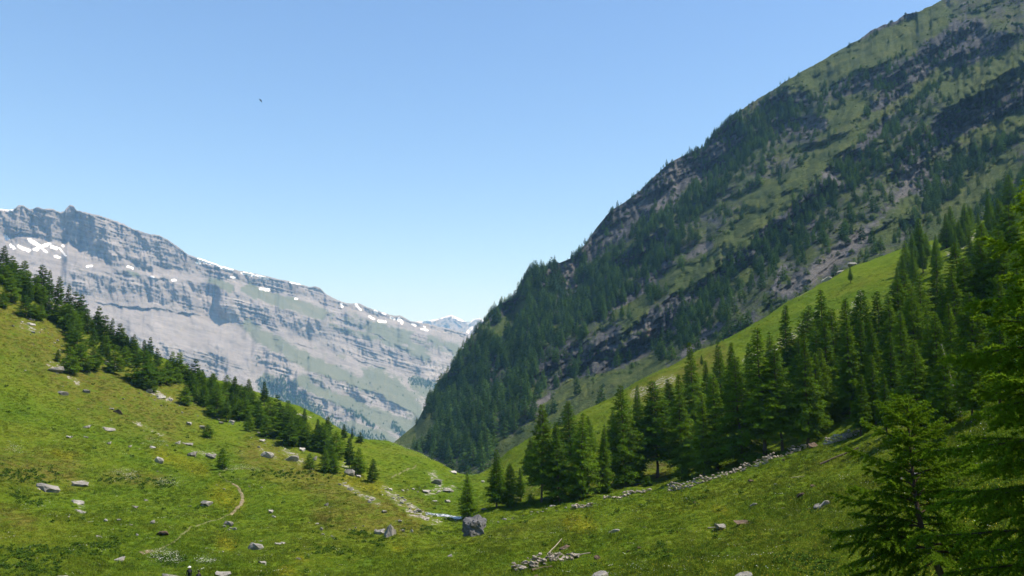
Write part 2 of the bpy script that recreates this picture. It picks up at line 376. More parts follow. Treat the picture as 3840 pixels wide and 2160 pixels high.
wz = 0.45 * fbm(GPX / 60, GPY / 40, 3, 3.0)
front = (DD < 400)
rockm = strokes(GPX, GPY, [
    ([(1290, 1818), (1345, 1850), (1420, 1890)], 13), ([(1440, 1835), (1500, 1875), (1580, 1925), (1640, 1950)], 20), ([(1430, 1838), (1460, 1852)], 9),
    ([(1545, 1925), (1640, 1950)], 24), ([(1600, 1850), (1700, 1830)], 16), ([(1620, 1780), (1650, 1815)], 22), ([(1690, 1745), (1740, 1770)], 12),
    ([(190, 1370), (240, 1385)], 22), ([(260, 1420), (290, 1440)], 16), ([(560, 1462), (640, 1500)], 16), ([(150, 1820), (215, 1832)], 18),
    ([(270, 1812), (320, 1812)], 12), ([(275, 1875), (310, 1900)], 13), ([(165, 1100), (205, 1160)], 22), ([(975, 1690), (1030, 1715)], 14),
    ([(1070, 1690), (1130, 1730)], 18), ([(1290, 1740), (1320, 1775)], 16), ([(1120, 1640), (1140, 1660)], 12), ([(700, 1690), (800, 1705)], 12),
    ([(500, 1580), (620, 1640)], 8), ([(80, 1220), (150, 1240)], 14), ([(390, 1340), (430, 1365)], 12), ([(1060, 1545), (1160, 1565)], 14),
    ([(2990, 1110), (3250, 930)], 10), ([(2380, 1480), (2520, 1420)], 22), ([(2880, 1330), (3060, 1180)], 20), ([(3110, 1400), (3200, 1380)], 20),
    ([(3060, 1500), (3120, 1480)], 18), ([(3180, 1180), (3230, 1100)], 14), ([(2790, 1350), (2830, 1330)], 14), ([(3350, 1420), (3450, 1500)], 20), ([(3480, 900), (3600, 820), (3760, 700)], 34), ([(3560, 950), (3700, 860)], 20), ([(3420, 960), (3460, 930)], 14)],
    0.5, wz) * front
soilm = strokes(GPX, GPY, [([(1860, 1880), (2200, 1780), (2600, 1720), (2900, 1640)], 26), ([(3150, 1560), (3600, 1450)], 30), ([(2950, 1580), (3100, 1540)], 26)], 0.6, wz) * (DD < 230) * 0.55
drym = np.clip(strokes(GPX, GPY, [([(-200, 1050), (100, 1240), (350, 1420), (620, 1530)], 120), ([(0, 1750), (250, 1760)], 60), ([(960, 1700), (1300, 1860), (1550, 1930)], 60),
    ([(1200, 1930), (1500, 1960)], 40), ([(400, 1790), (600, 1800)], 22), ([(0, 1930), (100, 1960)], 30), ([(2200, 1820), (2500, 1770)], 30), ([(2400, 1480), (2700, 1330)], 35)], 0.8, wz) * 0.75 * front
    + 0.25 * np.clip(fbm(GX / 30, GY / 30, 3, 11.0), 0, 1), 0, 1)
yelm = strokes(GPX, GPY, [([(600, 1700), (680, 1735), (760, 1765)], 24), ([(820, 1850), (880, 1890)], 36), ([(830, 2030), (860, 2040)], 24), ([(1120, 2095), (1145, 2100)], 10), ([(1300, 1800), (1420, 1830)], 22),
    ([(1060, 2140), (1090, 2150)], 20), ([(2150, 1960), (2200, 1965)], 30), ([(2690, 1910), (2720, 1915)], 14), ([(1480, 2055), (1500, 2060)], 12), ([(200, 1700), (260, 1710)], 12)], 0.8, wz) * front * 0.6
gm_ = np_mesh('ground', np.stack([GX, GY, GZ], -1).reshape(-1, 3), grid_faces(*AZ.shape)[:, ::-1], M_GROUND)
for nme, v in (('rock', rockm), ('soil', soilm), ('dry', drym), ('yel', yelm)): vattr(gm_, nme, v)
tag(link('ground', gm_), kind='structure')

# ================================================================== MOUNTAINS
def interp(xs, pts):
    p = np.array(pts, float); return np.interp(xs, p[:, 0], p[:, 1])
def gblur(A, sig, axis):
    k = int(sig * 2.5); x = np.arange(-k, k + 1); w = np.exp(-0.5 * (x / sig) ** 2); w /= w.sum()
    pad = [(0, 0), (0, 0)]; pad[axis] = (k, k); B = np.pad(A, pad, mode='reflect', reflect_type='odd'); out = np.zeros_like(A); n = A.shape[axis]
    for i, q in enumerate(w): out += q * (B[i:i + n] if axis == 0 else B[:, i:i + n])
    return out
def mountain(name, mat, cols_px, nrow, skyline, foot, dfoot, dridge, slope_fn, relief_fn, masks_fn, back=(0.6, 0.9), nback=10, vpow=1.0, ledge=0.055, rag=0.0, rag_from=-2000):
    """each column rises from a foot to the skyline; steep rows hardly recede, gentle ones do. Returns sampling data."""
    cx = np.asarray(cols_px, float)
    sky_py = interp(cx, skyline); foot_py = interp(cx, foot)
    rg_ = -rag / F * (fbm(cx / 34, cx * 0, 4, 200.0) + 0.5 * fbm(cx / 9, cx * 0, 3, 210.0)) * sstep(rag_from, rag_from + 60, cx)
    az, te1 = pol(cx, sky_py); _, te0 = pol(cx, foot_py)
    d0 = interp(cx, dfoot); d1 = interp(cx, dridge)
    v = np.linspace(0, 1, nrow) ** vpow
    TE = te0[None] + (te1 - te0)[None] * v[:, None]
    TE = TE + rg_[None] * (v[:, None] ** 24)
    A = np.broadcast_to(az[None], TE.shape)
    PX, PY = proj(A, TE)
    tans = slope_fn(PX, PY, sky_py[None] + 0 * PY)
    w = np.maximum(np.gradient(TE, axis=0), 1e-6) / np.maximum(tans - TE, 0.16)
    cw = np.cumsum(w, 0); cw = (cw - cw[:1]) / (cw[-1:] - cw[:1])
    loc = cw - gblur(cw, nrow * ledge, 0)                     # ledges and steps only, without the drift they add up to
    cw = gblur(cw, 45, 1) ; cw = cw + 0.8 * (loc - gblur(loc, 45, 1)) * sstep(0, 0.06, v)[:, None]
    D = d0[None] + (d1 - d0)[None] * cw + relief_fn(PX, PY, sky_py[None] + 0 * PY, v[:, None] + 0 * PY)
    Z = D * TE
    X = np.sin(A) * D; Y = np.cos(A) * D
    attrs = masks_fn(PX, PY, sky_py[None] + 0 * PY)
    # the far side falls away behind the skyline
    span = (d1 - d0)
    bx, by, bz = [], [], []
    for k in range(1, nback + 1):
        f = k / nback
        db = D[-1] + span * back[0] * f
        zb = Z[-1] - span * back[0] * back[1] * f * (0.35 + 0.65 * f)
        bx.append(np.sin(az) * db); by.append(np.cos(az) * db); bz.append(zb)
    VX = np.concatenate([X, np.array(bx)]); VY = np.concatenate([Y, np.array(by)]); VZ = np.concatenate([Z, np.array(bz)])
    me = np_mesh(name, np.stack([VX, VY, VZ], -1).reshape(-1, 3), grid_faces(*VX.shape), mat)
    for k, val in attrs.items():
        vattr(me, k, np.concatenate([val, np.repeat(val[-1:], nback, 0)]))
    o = tag(link(name, me), kind='structure')
    return dict(X=X, Y=Y, Z=Z, PX=PX, PY=PY, D=D, obj=o, attrs=attrs)

# ---- right mountain
SKY2 = [(1380, 1745), (1440, 1690), (1500, 1640), (1560, 1590), (1600, 1512), (1660, 1432), (1700, 1362), (1760, 1272), (1830, 1182), (1870, 1142), (1930, 1118), (1968, 1030), (1990, 1010), (2050, 995),
        (2100, 985), (2150, 965), (2190, 920), (2240, 850), (2290, 790), (2340, 760), (2400, 715), (2450, 665), (2510, 610), (2560, 585), (2590, 572), (2640, 550), (2680, 495), (2740, 442), (2800, 398), (2870, 352),
        (2915, 330), (2930, 314), (3000, 272), (3100, 217), (3200, 157), (3240, 138), (3275, 108), (3330, 88), (3360, 78), (3400, 52), (3440, 44), (3500, 18), (3560, -15), (3800, -150), (4200, -350), (4800, -620), (5600, -800)]
FOOT2 = [(1380, 1800), (1440, 1790), (1700, 1820), (2000, 1720), (2400, 1540), (2800, 1330), (3200, 1120), (3600, 1010), (4000, 860), (4800, 600), (5600, 500)]
DF2 = [(1380, 760), (1600, 640), (2000, 480), (2400, 470), (2800, 480), (3200, 500), (3600, 540), (4200, 600), (5600, 640)]
DR2 = [(1380, 860), (1500, 950), (1700, 1020), (1850, 1080), (2100, 1120), (2500, 1180), (3000, 1280), (3500, 1380), (4200, 1500), (5600, 1500)]
CL2 = [([(1850, 1160), (1960, 1060)], 38), ([(2110, 1010), (2130, 1090)], 34), ([(2180, 970), (2190, 1060)], 26), ([(2240, 900), (2330, 830), (2430, 740), (2540, 640)], 62), ([(2570, 650), (2680, 580), (2740, 500)], 45),
       ([(2050, 1370), (2230, 1340), (2370, 1290), (2470, 1210)], 60), ([(2440, 1240), (2560, 1130)], 38), ([(2640, 1080), (2800, 960)], 34), ([(2850, 900), (2990, 790), (3080, 690)], 34),
       ([(2680, 990), (2720, 930)], 22), ([(3120, 640), (3250, 520), (3350, 420)], 26), ([(3330, 400), (3420, 290), (3520, 190), (3640, 110)], 46), ([(3150, 330), (3230, 300), (3350, 270)], 32),
       ([(2900, 400), (3000, 350)], 40), ([(2900, 480), (3080, 470)], 26), ([(3430, 640), (3560, 520), (3680, 420), (3840, 330)], 70), ([(3560, 240), (3750, 150)], 34), ([(1790, 1480), (1840, 1400)], 24),
       ([(1840, 1330), (1850, 1400)], 16), ([(2030, 1140), (2040, 1200)], 14), ([(2260, 1180), (2400, 1080), (2500, 990)], 22), ([(1640, 1520), (1700, 1420)], 20), ([(3240, 120), (3420, 55)], 16), ([(2000, 1090), (2080, 1040)], 26),
       ([(1960, 1240), (2090, 1190)], 24), ([(2330, 1000), (2480, 890)], 28)]
GR2 = [([(1450, 1710), (1610, 1595)], 36), ([(1870, 1255), (1965, 1140)], 24), ([(2540, 1060), (2700, 960), (2850, 820), (3000, 690), (3150, 560)], 42), ([(3150, 570), (3300, 440), (3450, 330), (3560, 250)], 24),
       ([(3050, 255), (3200, 235), (3350, 150), (3500, 60)], 52), ([(2980, 330), (3300, 200)], 40), ([(3100, 470), (3210, 400)], 34), ([(1900, 1720), (2050, 1610), (2250, 1500), (2450, 1390)], 46), ([(1850, 1590), (2000, 1470), (2080, 1390)], 13),
       ([(2340, 1260), (2410, 1170)], 22), ([(2740, 1080), (2820, 1010)], 20), ([(2300, 1420), (2200, 1460)], 30), ([(3480, 900), (3640, 760), (3760, 620)], 50), ([(2300, 1180), (2420, 1120)], 14), ([(3600, 330), (3840, 250)], 60),
       ([(3500, 600), (3840, 420)], 40), ([(2830, 760), (2900, 700)], 26), ([(3300, 880), (3420, 760)], 34), ([(2050, 1540), (2150, 1440)], 22)]
SR2 = [([(2960, 1090), (3100, 990), (3230, 890), (3330, 830)], 28), ([(3330, 830), (3400, 730), (3420, 600)], 28), ([(2400, 1230), (2440, 1200)], 18), ([(2360, 1490), (2300, 1440)], 10), ([(3080, 640), (3160, 700)], 12),
       ([(2560, 1330), (2640, 1270)], 10), ([(2600, 970), (2660, 930)], 26), ([(3130, 440), (3080, 470)], 16), ([(2110, 980), (2140, 1100)], 26), ([(2530, 600), (2520, 720), (2480, 780)], 24), ([(1850, 1390), (1845, 1330)], 10),
       ([(1990, 1530), (2080, 1480)], 9), ([(2280, 1470), (2320, 1420)], 9), ([(2640, 1250), (2700, 1220)], 12), ([(2900, 1100), (2940, 1000)], 12)]
def warp2(PX, PY): return 0.5 * fbm(PX / 90, PY / 90, 4, 21.0)
def rot2(PX, PY): return PX * 0.84 - PY * 0.54, PX * 0.54 + PY * 0.84
def slope2(PX, PY, S):
    cl = strokes(PX, PY, CL2, 0.5, warp2(PX, PY)); gr = strokes(PX, PY, GR2, 0.7)
    a, c = rot2(PX, PY)
    t = 1.02 + 0.35 * fbm(c / 70, a / 260, 4, 2.0)
    t = t * (1 - 0.2 * gr) + cl * 3.6
    t = t + 0.5 * np.clip(fbm(PX / 46, PY / 30, 3, 8.0), 0, 1)
    st = strokes(PX, PY, [([(3430, 640), (3560, 520), (3680, 420), (3840, 330)], 110)], 0.5)
    t = t + st * 1.3 * np.clip(np.sin((PY + 26 * np.abs(((PX * 0.02) % 2) - 1) * 1.4 + 20 * fbm(PX / 60, PY / 60, 3, 5.0)) / 6.5), -0.4, 1)
    return np.maximum(t, 0.5)
def relief2(PX, PY, S, v):
    a, c = rot2(PX, PY)
    wp = 0.35 * fbm(PX / 260, PY / 260, 3, 31.0)
    r = 44 * fbm(c / 210 + wp, a / 700, 3, 41.0) + 26 * ridged(c / 110 + wp, a / 420, 3, 43.0) + 7 * fbm(c / 36, a / 120, 3, 47.0) + 2.4 * fbm(PX / 14, PY / 14, 3, 49.0)
    cl = strokes(PX, PY, CL2, 0.6, warp2(PX, PY))
    r = r + cl * (15 * ridged(PX / 48, PY / 130, 3, 51.0) + 6 * fbm(PX / 13, PY / 30, 3, 53.0))
    k = sstep(1420, 1750, PX); k2 = sstep(0.0, 0.12, v)
    return r * (0.35 + 0.65 * k) * (0.3 + 0.7 * k2)
def masks2(PX, PY, S):
    w = 0.55 * fbm(PX / 46, PY / 46, 4, 61.0)
    gr = strokes(PX, PY, GR2, 0.7, w); cl = strokes(PX, PY, CL2, 0.5, warp2(PX, PY)); sr = strokes(PX, PY, SR2, 0.6, w)
    g = 0.56 + 0.34 * fbm(PX / 70, PY / 50, 4, 63.0) + 0.8 * gr - 0.72 * cl - 0.5 * sr
    red = strokes(PX, PY, [([(2430, 1215), (2440, 1250)], 22), ([(3400, 560), (3440, 480)], 18), ([(2110, 1010), (2190, 1090)], 50), ([(1840, 1330), (1850, 1400)], 22), ([(3080, 440), (3120, 430)], 14), ([(2630, 960), (2700, 920)], 40)], 0.6, w)
    return dict(grass=np.clip(g, 0, 1), scree=np.clip(sr, 0, 1) * 0.85, red=red * 0.7)
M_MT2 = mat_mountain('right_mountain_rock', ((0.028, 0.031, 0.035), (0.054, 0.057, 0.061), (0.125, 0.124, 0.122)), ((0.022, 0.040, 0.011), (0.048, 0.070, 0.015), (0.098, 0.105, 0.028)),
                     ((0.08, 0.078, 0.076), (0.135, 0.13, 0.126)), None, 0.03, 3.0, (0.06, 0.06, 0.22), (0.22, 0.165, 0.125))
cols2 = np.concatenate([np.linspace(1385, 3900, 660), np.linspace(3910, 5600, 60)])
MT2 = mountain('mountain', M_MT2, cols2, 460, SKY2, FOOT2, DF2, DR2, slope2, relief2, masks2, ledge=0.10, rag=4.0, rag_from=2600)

# ---- far limestone wall on the left
SKY3 = [(-900, 640), (-500, 700), (-200, 760), (0, 783), (48, 786), (62, 776), (72, 770), (88, 768), (100, 778), (112, 786), (140, 776), (160, 782), (172, 784), (200, 784), (226, 797), (240, 792), (254, 774), (262, 767), (276, 772), (288, 788),
        (320, 796), (372, 808), (430, 826), (500, 858), (540, 872), (600, 884), (628, 898), (660, 920), (690, 942), (712, 958), (760, 972), (826, 996), (900, 1016), (960, 1026), (1030, 1044), (1100, 1058), (1160, 1076),
        (1182, 1072), (1200, 1080), (1226, 1106), (1250, 1118), (1300, 1138), (1345, 1138), (1400, 1160), (1460, 1180), (1500, 1184), (1540, 1204), (1600, 1214), (1680, 1232), (1760, 1252), (1900, 1290), (2300, 1420)]
FOOT3 = [(-900, 1750), (0, 1740), (1000, 1760), (1450, 1760), (2300, 1700)]
DF3 = [(-900, 3000), (0, 3100), (1000, 3500), (1500, 3900), (2300, 4800)]
DR3 = [(-900, 4500), (0, 4700), (600, 5000), (1100, 5500), (1600, 6300), (2300, 7600)]
CL3 = [([(300, 1060), (450, 1075), (600, 1100), (780, 1130), (900, 1165)], 52), ([(960, 1180), (1080, 1205), (1200, 1245)], 36), ([(1240, 1260), (1330, 1290), (1440, 1330)], 46), ([(1500, 1340), (1600, 1385), (1720, 1420)], 40),
       ([(520, 1320), (620, 1345), (760, 1370), (800, 1360)], 46), ([(980, 1340), (1080, 1385)], 30), ([(1180, 1420), (1300, 1460), (1420, 1500)], 24), ([(1020, 1440), (1160, 1500), (1300, 1560)], 26), ([(640, 1420), (820, 1470)], 26),
       ([(280, 900), (420, 945)], 20), ([(320, 960), (480, 990), (560, 1010)], 14), ([(600, 990), (720, 1010)], 16), ([(1240, 1190), (1360, 1220)], 26), ([(1560, 1270), (1680, 1330)], 20), ([(1450, 1520), (1540, 1560)], 16)]
GR3 = [([(930, 1085), (1050, 1130), (1180, 1170), (1240, 1190)], 24), ([(880, 1170), (980, 1260), (1100, 1330), (1240, 1400), (1380, 1460)], 26), ([(1300, 1200), (1460, 1250), (1640, 1300), (1760, 1340)], 24), ([(1240, 1225), (1420, 1275), (1600, 1350)], 16),
       ([(1400, 1420), (1520, 1500), (1560, 1600)], 40), ([(1180, 1450), (1350, 1540), (1500, 1600)], 26), ([(780, 1040), (860, 1080)], 18), ([(480, 1020), (520, 1035)], 10), ([(1000, 1430), (1180, 1540)], 30), ([(930, 1050), (960, 1070)], 14),
       ([(1100, 1440), (1200, 1420)], 20), ([(1560, 1440), (1640, 1480)], 22), ([(1300, 1600), (1450, 1660)], 30)]
SN3 = [([(0, 782), (45, 788)], 6), ([(110, 900), (150, 925), (185, 914)], 7), ([(140, 918), (175, 945)], 4), ([(70, 925), (110, 940)], 6), ([(128, 933), (140, 936)], 6), ([(195, 925), (212, 930)], 7), ([(222, 930), (247, 960)], 3), ([(20, 885), (28, 895)], 7), ([(40, 920), (52, 930)], 6),
       ([(205, 960), (222, 966)], 5), ([(235, 920), (238, 924)], 4), ([(480, 1000), (497, 1006)], 5), ([(326, 1000), (345, 996)], 4), ([(748, 972), (800, 990), (865, 1000)], 7), ([(830, 1004), (870, 1010)], 7), ([(738, 985), (750, 988)], 4),
       ([(910, 1024), (950, 1032)], 6), ([(865, 1038), (880, 1042)], 4), ([(645, 1050), (660, 1052)], 4), ([(568, 1037), (576, 1040)], 4), ([(960, 1033), (1005, 1045)], 4), ([(975, 1082), (1010, 1088)], 5), ([(1088, 1060), (1130, 1066)], 3), ([(1106, 1120), (1114, 1121)], 4),
       ([(1280, 1140), (1284, 1150)], 4), ([(1335, 1143), (1352, 1160)], 5), ([(1385, 1186), (1402, 1196)], 4), ([(1405, 1166), (1412, 1172)], 6), ([(1420, 1204), (1445, 1206)], 5), ([(1436, 1176), (1445, 1178)], 4), ([(1465, 1190), (1480, 1198)], 4), ([(1496, 1196), (1506, 1208)], 7),
       ([(1548, 1216), (1558, 1222)], 4), ([(1580, 1234), (1602, 1238)], 4), ([(1590, 1224), (1594, 1226)], 3)]
FO3 = [([(1380, 1690), (1250, 1640), (1120, 1540)], 40), ([(1560, 1425), (1660, 1450)], 18), ([(700, 1500), (960, 1560)], 60), ([(1000, 1460), (1100, 1540)], 40)]
def dipq(PX, PY): return PY - 0.26 * PX + 14 * fbm(PX / 240, PY / 240, 3, 71.0)
def topband(PX, PY, S):
    h = interp(PX, [(-900, 120), (0, 115), (250, 130), (420, 140), (600, 105), (720, 70), (900, 46), (1100, 50), (1220, 60), (1300, 22), (1500, 14), (2300, 10)])
    off = PY - S
    return sstep(2, 10, off) * (1 - sstep(h * 0.8, h * 1.15, off + 18 * fbm(PX / 50, PY / 80, 3, 73.0)))
def cliff3(PX, PY, S):
    w = 0.45 * fbm(PX / 50, PY / 60, 4, 75.0)
    return np.maximum(topband(PX, PY, S), strokes(PX, PY, CL3, 0.35, w))
def slope3(PX, PY, S):
    cl = cliff3(PX, PY, S); q = dipq(PX, PY)
    t = 0.56 + 0.16 * fbm(PX / 120, PY / 120, 3, 77.0)
    st = fbm(q / 11.0, PX / 500, 3, 79.0); rough = np.clip(0.35 + 0.9 * fbm(PX / 170, PY / 110, 2, 78.0), 0.1, 1)
    t = t * np.exp(1.7 * st * rough) + cl * (3.4 + 3.0 * st)
    return np.maximum(t, 0.42)
def relief3(PX, PY, S, v):
    cl = cliff3(PX, PY, S); q3 = dipq(PX, PY)
    wp = 0.3 * fbm(PX / 150, PY / 150, 3, 81.0)
    r = 80 * fbm(PX / 240 + wp, PY / 220, 3, 83.0) + 26 * ridged((PX - 0.5 * PY) / 95 + wp, PY / 170, 2, 85.0) + (0.3 + 0.7 * cl) * 22 * fbm(PX / 26, PY / 48, 3, 87.0) + (0.4 + 0.6 * cl) * 6 * fbm(PX / 9, PY / 12, 3, 89.0)
    r = r + cl * (16 * ridged(PX / 34 + wp, PY / 90, 3, 91.0) + 9 * fbm(PX / 8, PY / 26, 3, 93.0))
    r = r + (0.35 + 0.65 * cl) * 20 * ridged(q3 / 13.0, PX / 420, 3, 98.0) * np.clip(0.5 + fbm(PX / 120, PY / 90, 2, 99.0), 0.1, 1)
    for line, depth, lo, hi in ((([(280, 1122), (450, 1146), (600, 1160), (750, 1182), (860, 1200)]), 55, 10, 34), (([(0, 870), (120, 875), (260, 905), (420, 960), (560, 985), (700, 1010)]), 40, 6, 26), (([(1000, 1262), (1200, 1310), (1330, 1345), (1440, 1385), (1720, 1470)]), 30, 6, 24),
                               (([(520, 1385), (640, 1400), (820, 1420)]), 45, 8, 30), (([(1180, 1165), (1300, 1205), (1500, 1300), (1640, 1350)]), 30, 8, 26), (([(330, 1010), (480, 1030), (640, 1050)]), 26, 4, 16)):
        off = PY - interp(PX, line) + 8 * fbm(PX / 40, PY / 40, 3, 94.0)
        ins = sstep(line[0][0] - 10, line[0][0] + 40, PX) * (1 - sstep(line[-1][0] - 40, line[-1][0] + 10, PX))
        r = r + ins * 0.75 * depth * np.clip(0.45 + 1.5 * fbm(PX / 70, PY / 300, 3, 96.0 + depth), 0, 1) * sstep(-1.5, 2.5, off) * (1 - sstep(lo, hi, off))
    # named buttress and the deep recess beside it
    but = 1 - sstep(18, 40, np.hypot((PX - 842) * 1.0, (PY - 1130) * 0.55)); rec = 1 - sstep(25, 60, np.hypot((PX - 775), (PY - 1130) * 0.7))
    rec2 = 1 - sstep(40, 80, np.hypot((PX - 280) * 1.0, (PY - 870) * 0.8))
    return r + rec * 80 - but * 80 + rec2 * 50
def masks3(PX, PY, S):
    w = 0.55 * fbm(PX / 40, PY / 30, 4, 95.0)
    gr = strokes(PX, PY, GR3, 0.7, w); cl = cliff3(PX, PY, S)
    g = 0.9 * gr - 0.5 * cl + 0.25 * sstep(900, 1400, PX) * np.clip(fbm(PX / 50, PY / 30, 4, 97.0) + 0.45, 0, 1) + 0.4 * sstep(1150, 1350, PY) * sstep(900, 1200, PX) * (1 - cl) * np.clip(fbm(PX / 35, PY / 25, 4, 99.0) + 0.4, 0, 1)
    g = g + 0.7 * strokes(PX, PY, FO3, 0.6, w)
    w2 = 0.8 * fbm(PX / 9, PY / 7, 3, 101.0)
    sn = strokes(PX, PY, SN3, 0.4, w2)
    sr = np.clip(0.55 - cl + 0.5 * fbm(PX / 60, PY / 60, 3, 103.0), 0, 1) * 0.8
    return dict(grass=np.clip(g, 0, 1), snow=sn, scree=sr, lay=dipq(PX, PY) / 16.0, run=PX / 170.0)
M_MT3 = mat_mountain('far_wall_limestone', ((0.115, 0.108, 0.106), (0.215, 0.200, 0.194), (0.35, 0.325, 0.312)), ((0.095, 0.11, 0.07), (0.12, 0.135, 0.09), (0.165, 0.165, 0.12)),
                     ((0.20, 0.185, 0.18), (0.27, 0.25, 0.24)), (0.85, 0.86, 0.88), 0.006, 6.0, 'layers')
MT3 = mountain('far_mountain', M_MT3, np.concatenate([np.linspace(-900, -40, 60), np.linspace(-35, 1860, 560), np.linspace(1870, 2300, 20)]), 330, SKY3, FOOT3, DF3, DR3, slope3, relief3, masks3, ledge=0.13, rag=3.5)

# ---- snow peak beyond the gap
SKY4 = [(1200, 1260), (1400, 1240), (1500, 1220), (1560, 1206), (1600, 1204), (1640, 1196), (1664, 1188), (1680, 1184), (1692, 1181), (1706, 1187), (1726, 1196), (1744, 1206), (1756, 1208), (1768, 1202), (1784, 1195), (1796, 1194), (1808, 1197), (1822, 1210), (1840, 1222), (1900, 1240), (2100, 1290), (2500, 1300)]
def masks4(PX, PY, S):
    w = 0.8 * fbm(PX / 10, PY / 8, 3, 111.0); off = PY - S
    sn = 1 - sstep(3, 7, off + 3 * fbm(PX / 14, PY / 9, 3, 113.0) + 3 * sstep(1770, 1790, PX))
    sn = np.maximum(sn, strokes(PX, PY, [([(1757, 1245), (1764, 1234), (1768, 1230)], 6), ([(1784, 1230), (1796, 1238)], 4), ([(1755, 1212), (1768, 1204)], 5), ([(1700, 1190), (1720, 1200)], 5), ([(1800, 1240), (1812, 1246)], 4)], 0.4, w))
    return dict(grass=0 * PX, snow=sn, scree=0.3 + 0 * PX)
M_MT4 = mat_mountain('snow_peak_rock', ((0.14, 0.13, 0.125), (0.22, 0.205, 0.20), (0.32, 0.30, 0.29)), ((0.05, 0.06, 0.04), (0.06, 0.07, 0.05), (0.07, 0.08, 0.06)), ((0.18, 0.17, 0.165), (0.25, 0.24, 0.23)), (0.88, 0.89, 0.91), 0.002, 25.0)
MT4 = mountain('snow_peak', M_MT4, np.linspace(1200, 2500, 260), 120, SKY4, [(1200, 1420), (2500, 1420)], [(1200, 10500), (2500, 10500)], [(1200, 13000), (2500, 13000)],
               lambda X, Y, S: 0.6 + 0.3 * fbm(X / 40, Y / 30, 3, 3.0), lambda X, Y, S, v: 260 * ridged(X / 40, Y / 70, 4, 5.0) + 120 * fbm(X / 14, Y / 20, 3, 7.0), masks4)

# ---- valley floor far below, out to the horizon
vf = [(math.sin(a) * r_, math.cos(a) * r_, z_) for r_, z_ in ((560, -190.0), (1600, -470.0), (6000, -520.0), (24000, -520.0)) for a in np.linspace(-math.pi, math.pi, 65)]
vme = np_mesh('valley_floor', np.array(vf), grid_faces(4, 65), M_GROUND)
for nme in ('rock', 'soil', 'dry', 'yel'): vattr(vme, nme, np.zeros(len(vf)))
tag(link('valley_floor', vme), kind='structure')

# ---- air
def haze():
    bm = bmesh.new(); bmesh.ops.create_cube(bm, size=1.0)
    for v in bm.verts: v.co = Vector((v.co.x * 52000, v.co.y * 52000, -525 if v.co.z < 0 else 2600))
    me = bpy.data.meshes.new('haze'); bm.to_mesh(me); bm.free()
    m = bpy.data.materials.new('haze_air'); m.use_nodes = True; nt = m.node_tree; nt.nodes.clear()
    out = nt.nodes.new('ShaderNodeOutputMaterial'); pv = nt.nodes.new('ShaderNodeVolumePrincipled')
    pv.inputs['Color'].default_value = (0.27, 0.56, 1.0, 1); pv.inputs['Density'].default_value = HAZE_DENSITY
    pv.inputs['Absorption Color'].default_value = (1, 1, 1, 1)
    pv.inputs['Anisotropy'].default_value = 0.0
    nt.links.new(pv.outputs[0], out.inputs['Volume']); me.materials.append(m)
    m.cycles.homogeneous_volume = True
    o = tag(link('haze', me), label='thin blue summer haze filling the whole valley', cat='haze', kind='stuff')
haze()
#--OBJECTS--
# ================================================================== STUFF BY INSTANCES
def hidden_protos(name, meshes):
    c = bpy.data.collections.new(name)
    for i, m in enumerate(meshes):
        c.objects.link(bpy.data.objects.new('%s_%02d' % (name, i), m))
    return c
def scatter(name, pts, scale, rot, coll, nproto, tint=None, seed=0):
    n = len(pts); me = bpy.data.meshes.new(name)
    me.vertices.add(n); me.vertices.foreach_set('co', np.asarray(pts, np.float32).ravel())
    rs = np.random.RandomState(seed)
    def at(nm, typ, key, v):
        a = me.attributes.new(nm, typ, 'POINT'); a.data.foreach_set(key, v.ravel())
    at('scl', 'FLOAT_VECTOR', 'vector', np.asarray(scale, np.float32)); at('rot', 'FLOAT_VECTOR', 'vector', np.asarray(rot, np.float32))
    at('pid', 'INT', 'value', rs.randint(0, nproto, n).astype(np.int32))
    if tint is not None: at('tint', 'FLOAT_VECTOR', 'vector', np.asarray(tint, np.float32))
    o = link(name, me)
    g = bpy.data.node_groups.new(name, 'GeometryNodeTree')
    g.interface.new_socket('Geometry', in_out='INPUT', socket_type='NodeSocketGeometry')
    g.interface.new_socket('Geometry', in_out='OUTPUT', socket_type='NodeSocketGeometry')
    N = g.nodes; gi = N.new('NodeGroupInput'); go = N.new('NodeGroupOutput')
    ip = N.new('GeometryNodeInstanceOnPoints'); ci = N.new('GeometryNodeCollectionInfo')
    ci.inputs['Collection'].default_value = coll; ci.inputs['Separate Children'].default_value = True; ci.inputs['Reset Children'].default_value = True
    def na(nm, t):
        q = N.new('GeometryNodeInputNamedAttribute'); q.data_type = t; q.inputs[0].default_value = nm; return q.outputs[0]
    L = g.links
    L.new(gi.outputs[0], ip.inputs['Points']); L.new(ci.outputs[0], ip.inputs['Instance'])
    ip.inputs['Pick Instance'].default_value = True
    L.new(na('pid', 'INT'), ip.inputs['Instance Index']); L.new(na('rot', 'FLOAT_VECTOR'), ip.inputs['Rotation']); L.new(na('scl', 'FLOAT_VECTOR'), ip.inputs['Scale'])
    L.new(ip.outputs[0], go.inputs[0])
    m = o.modifiers.new('instances', 'NODES'); m.node_group = g
    return o

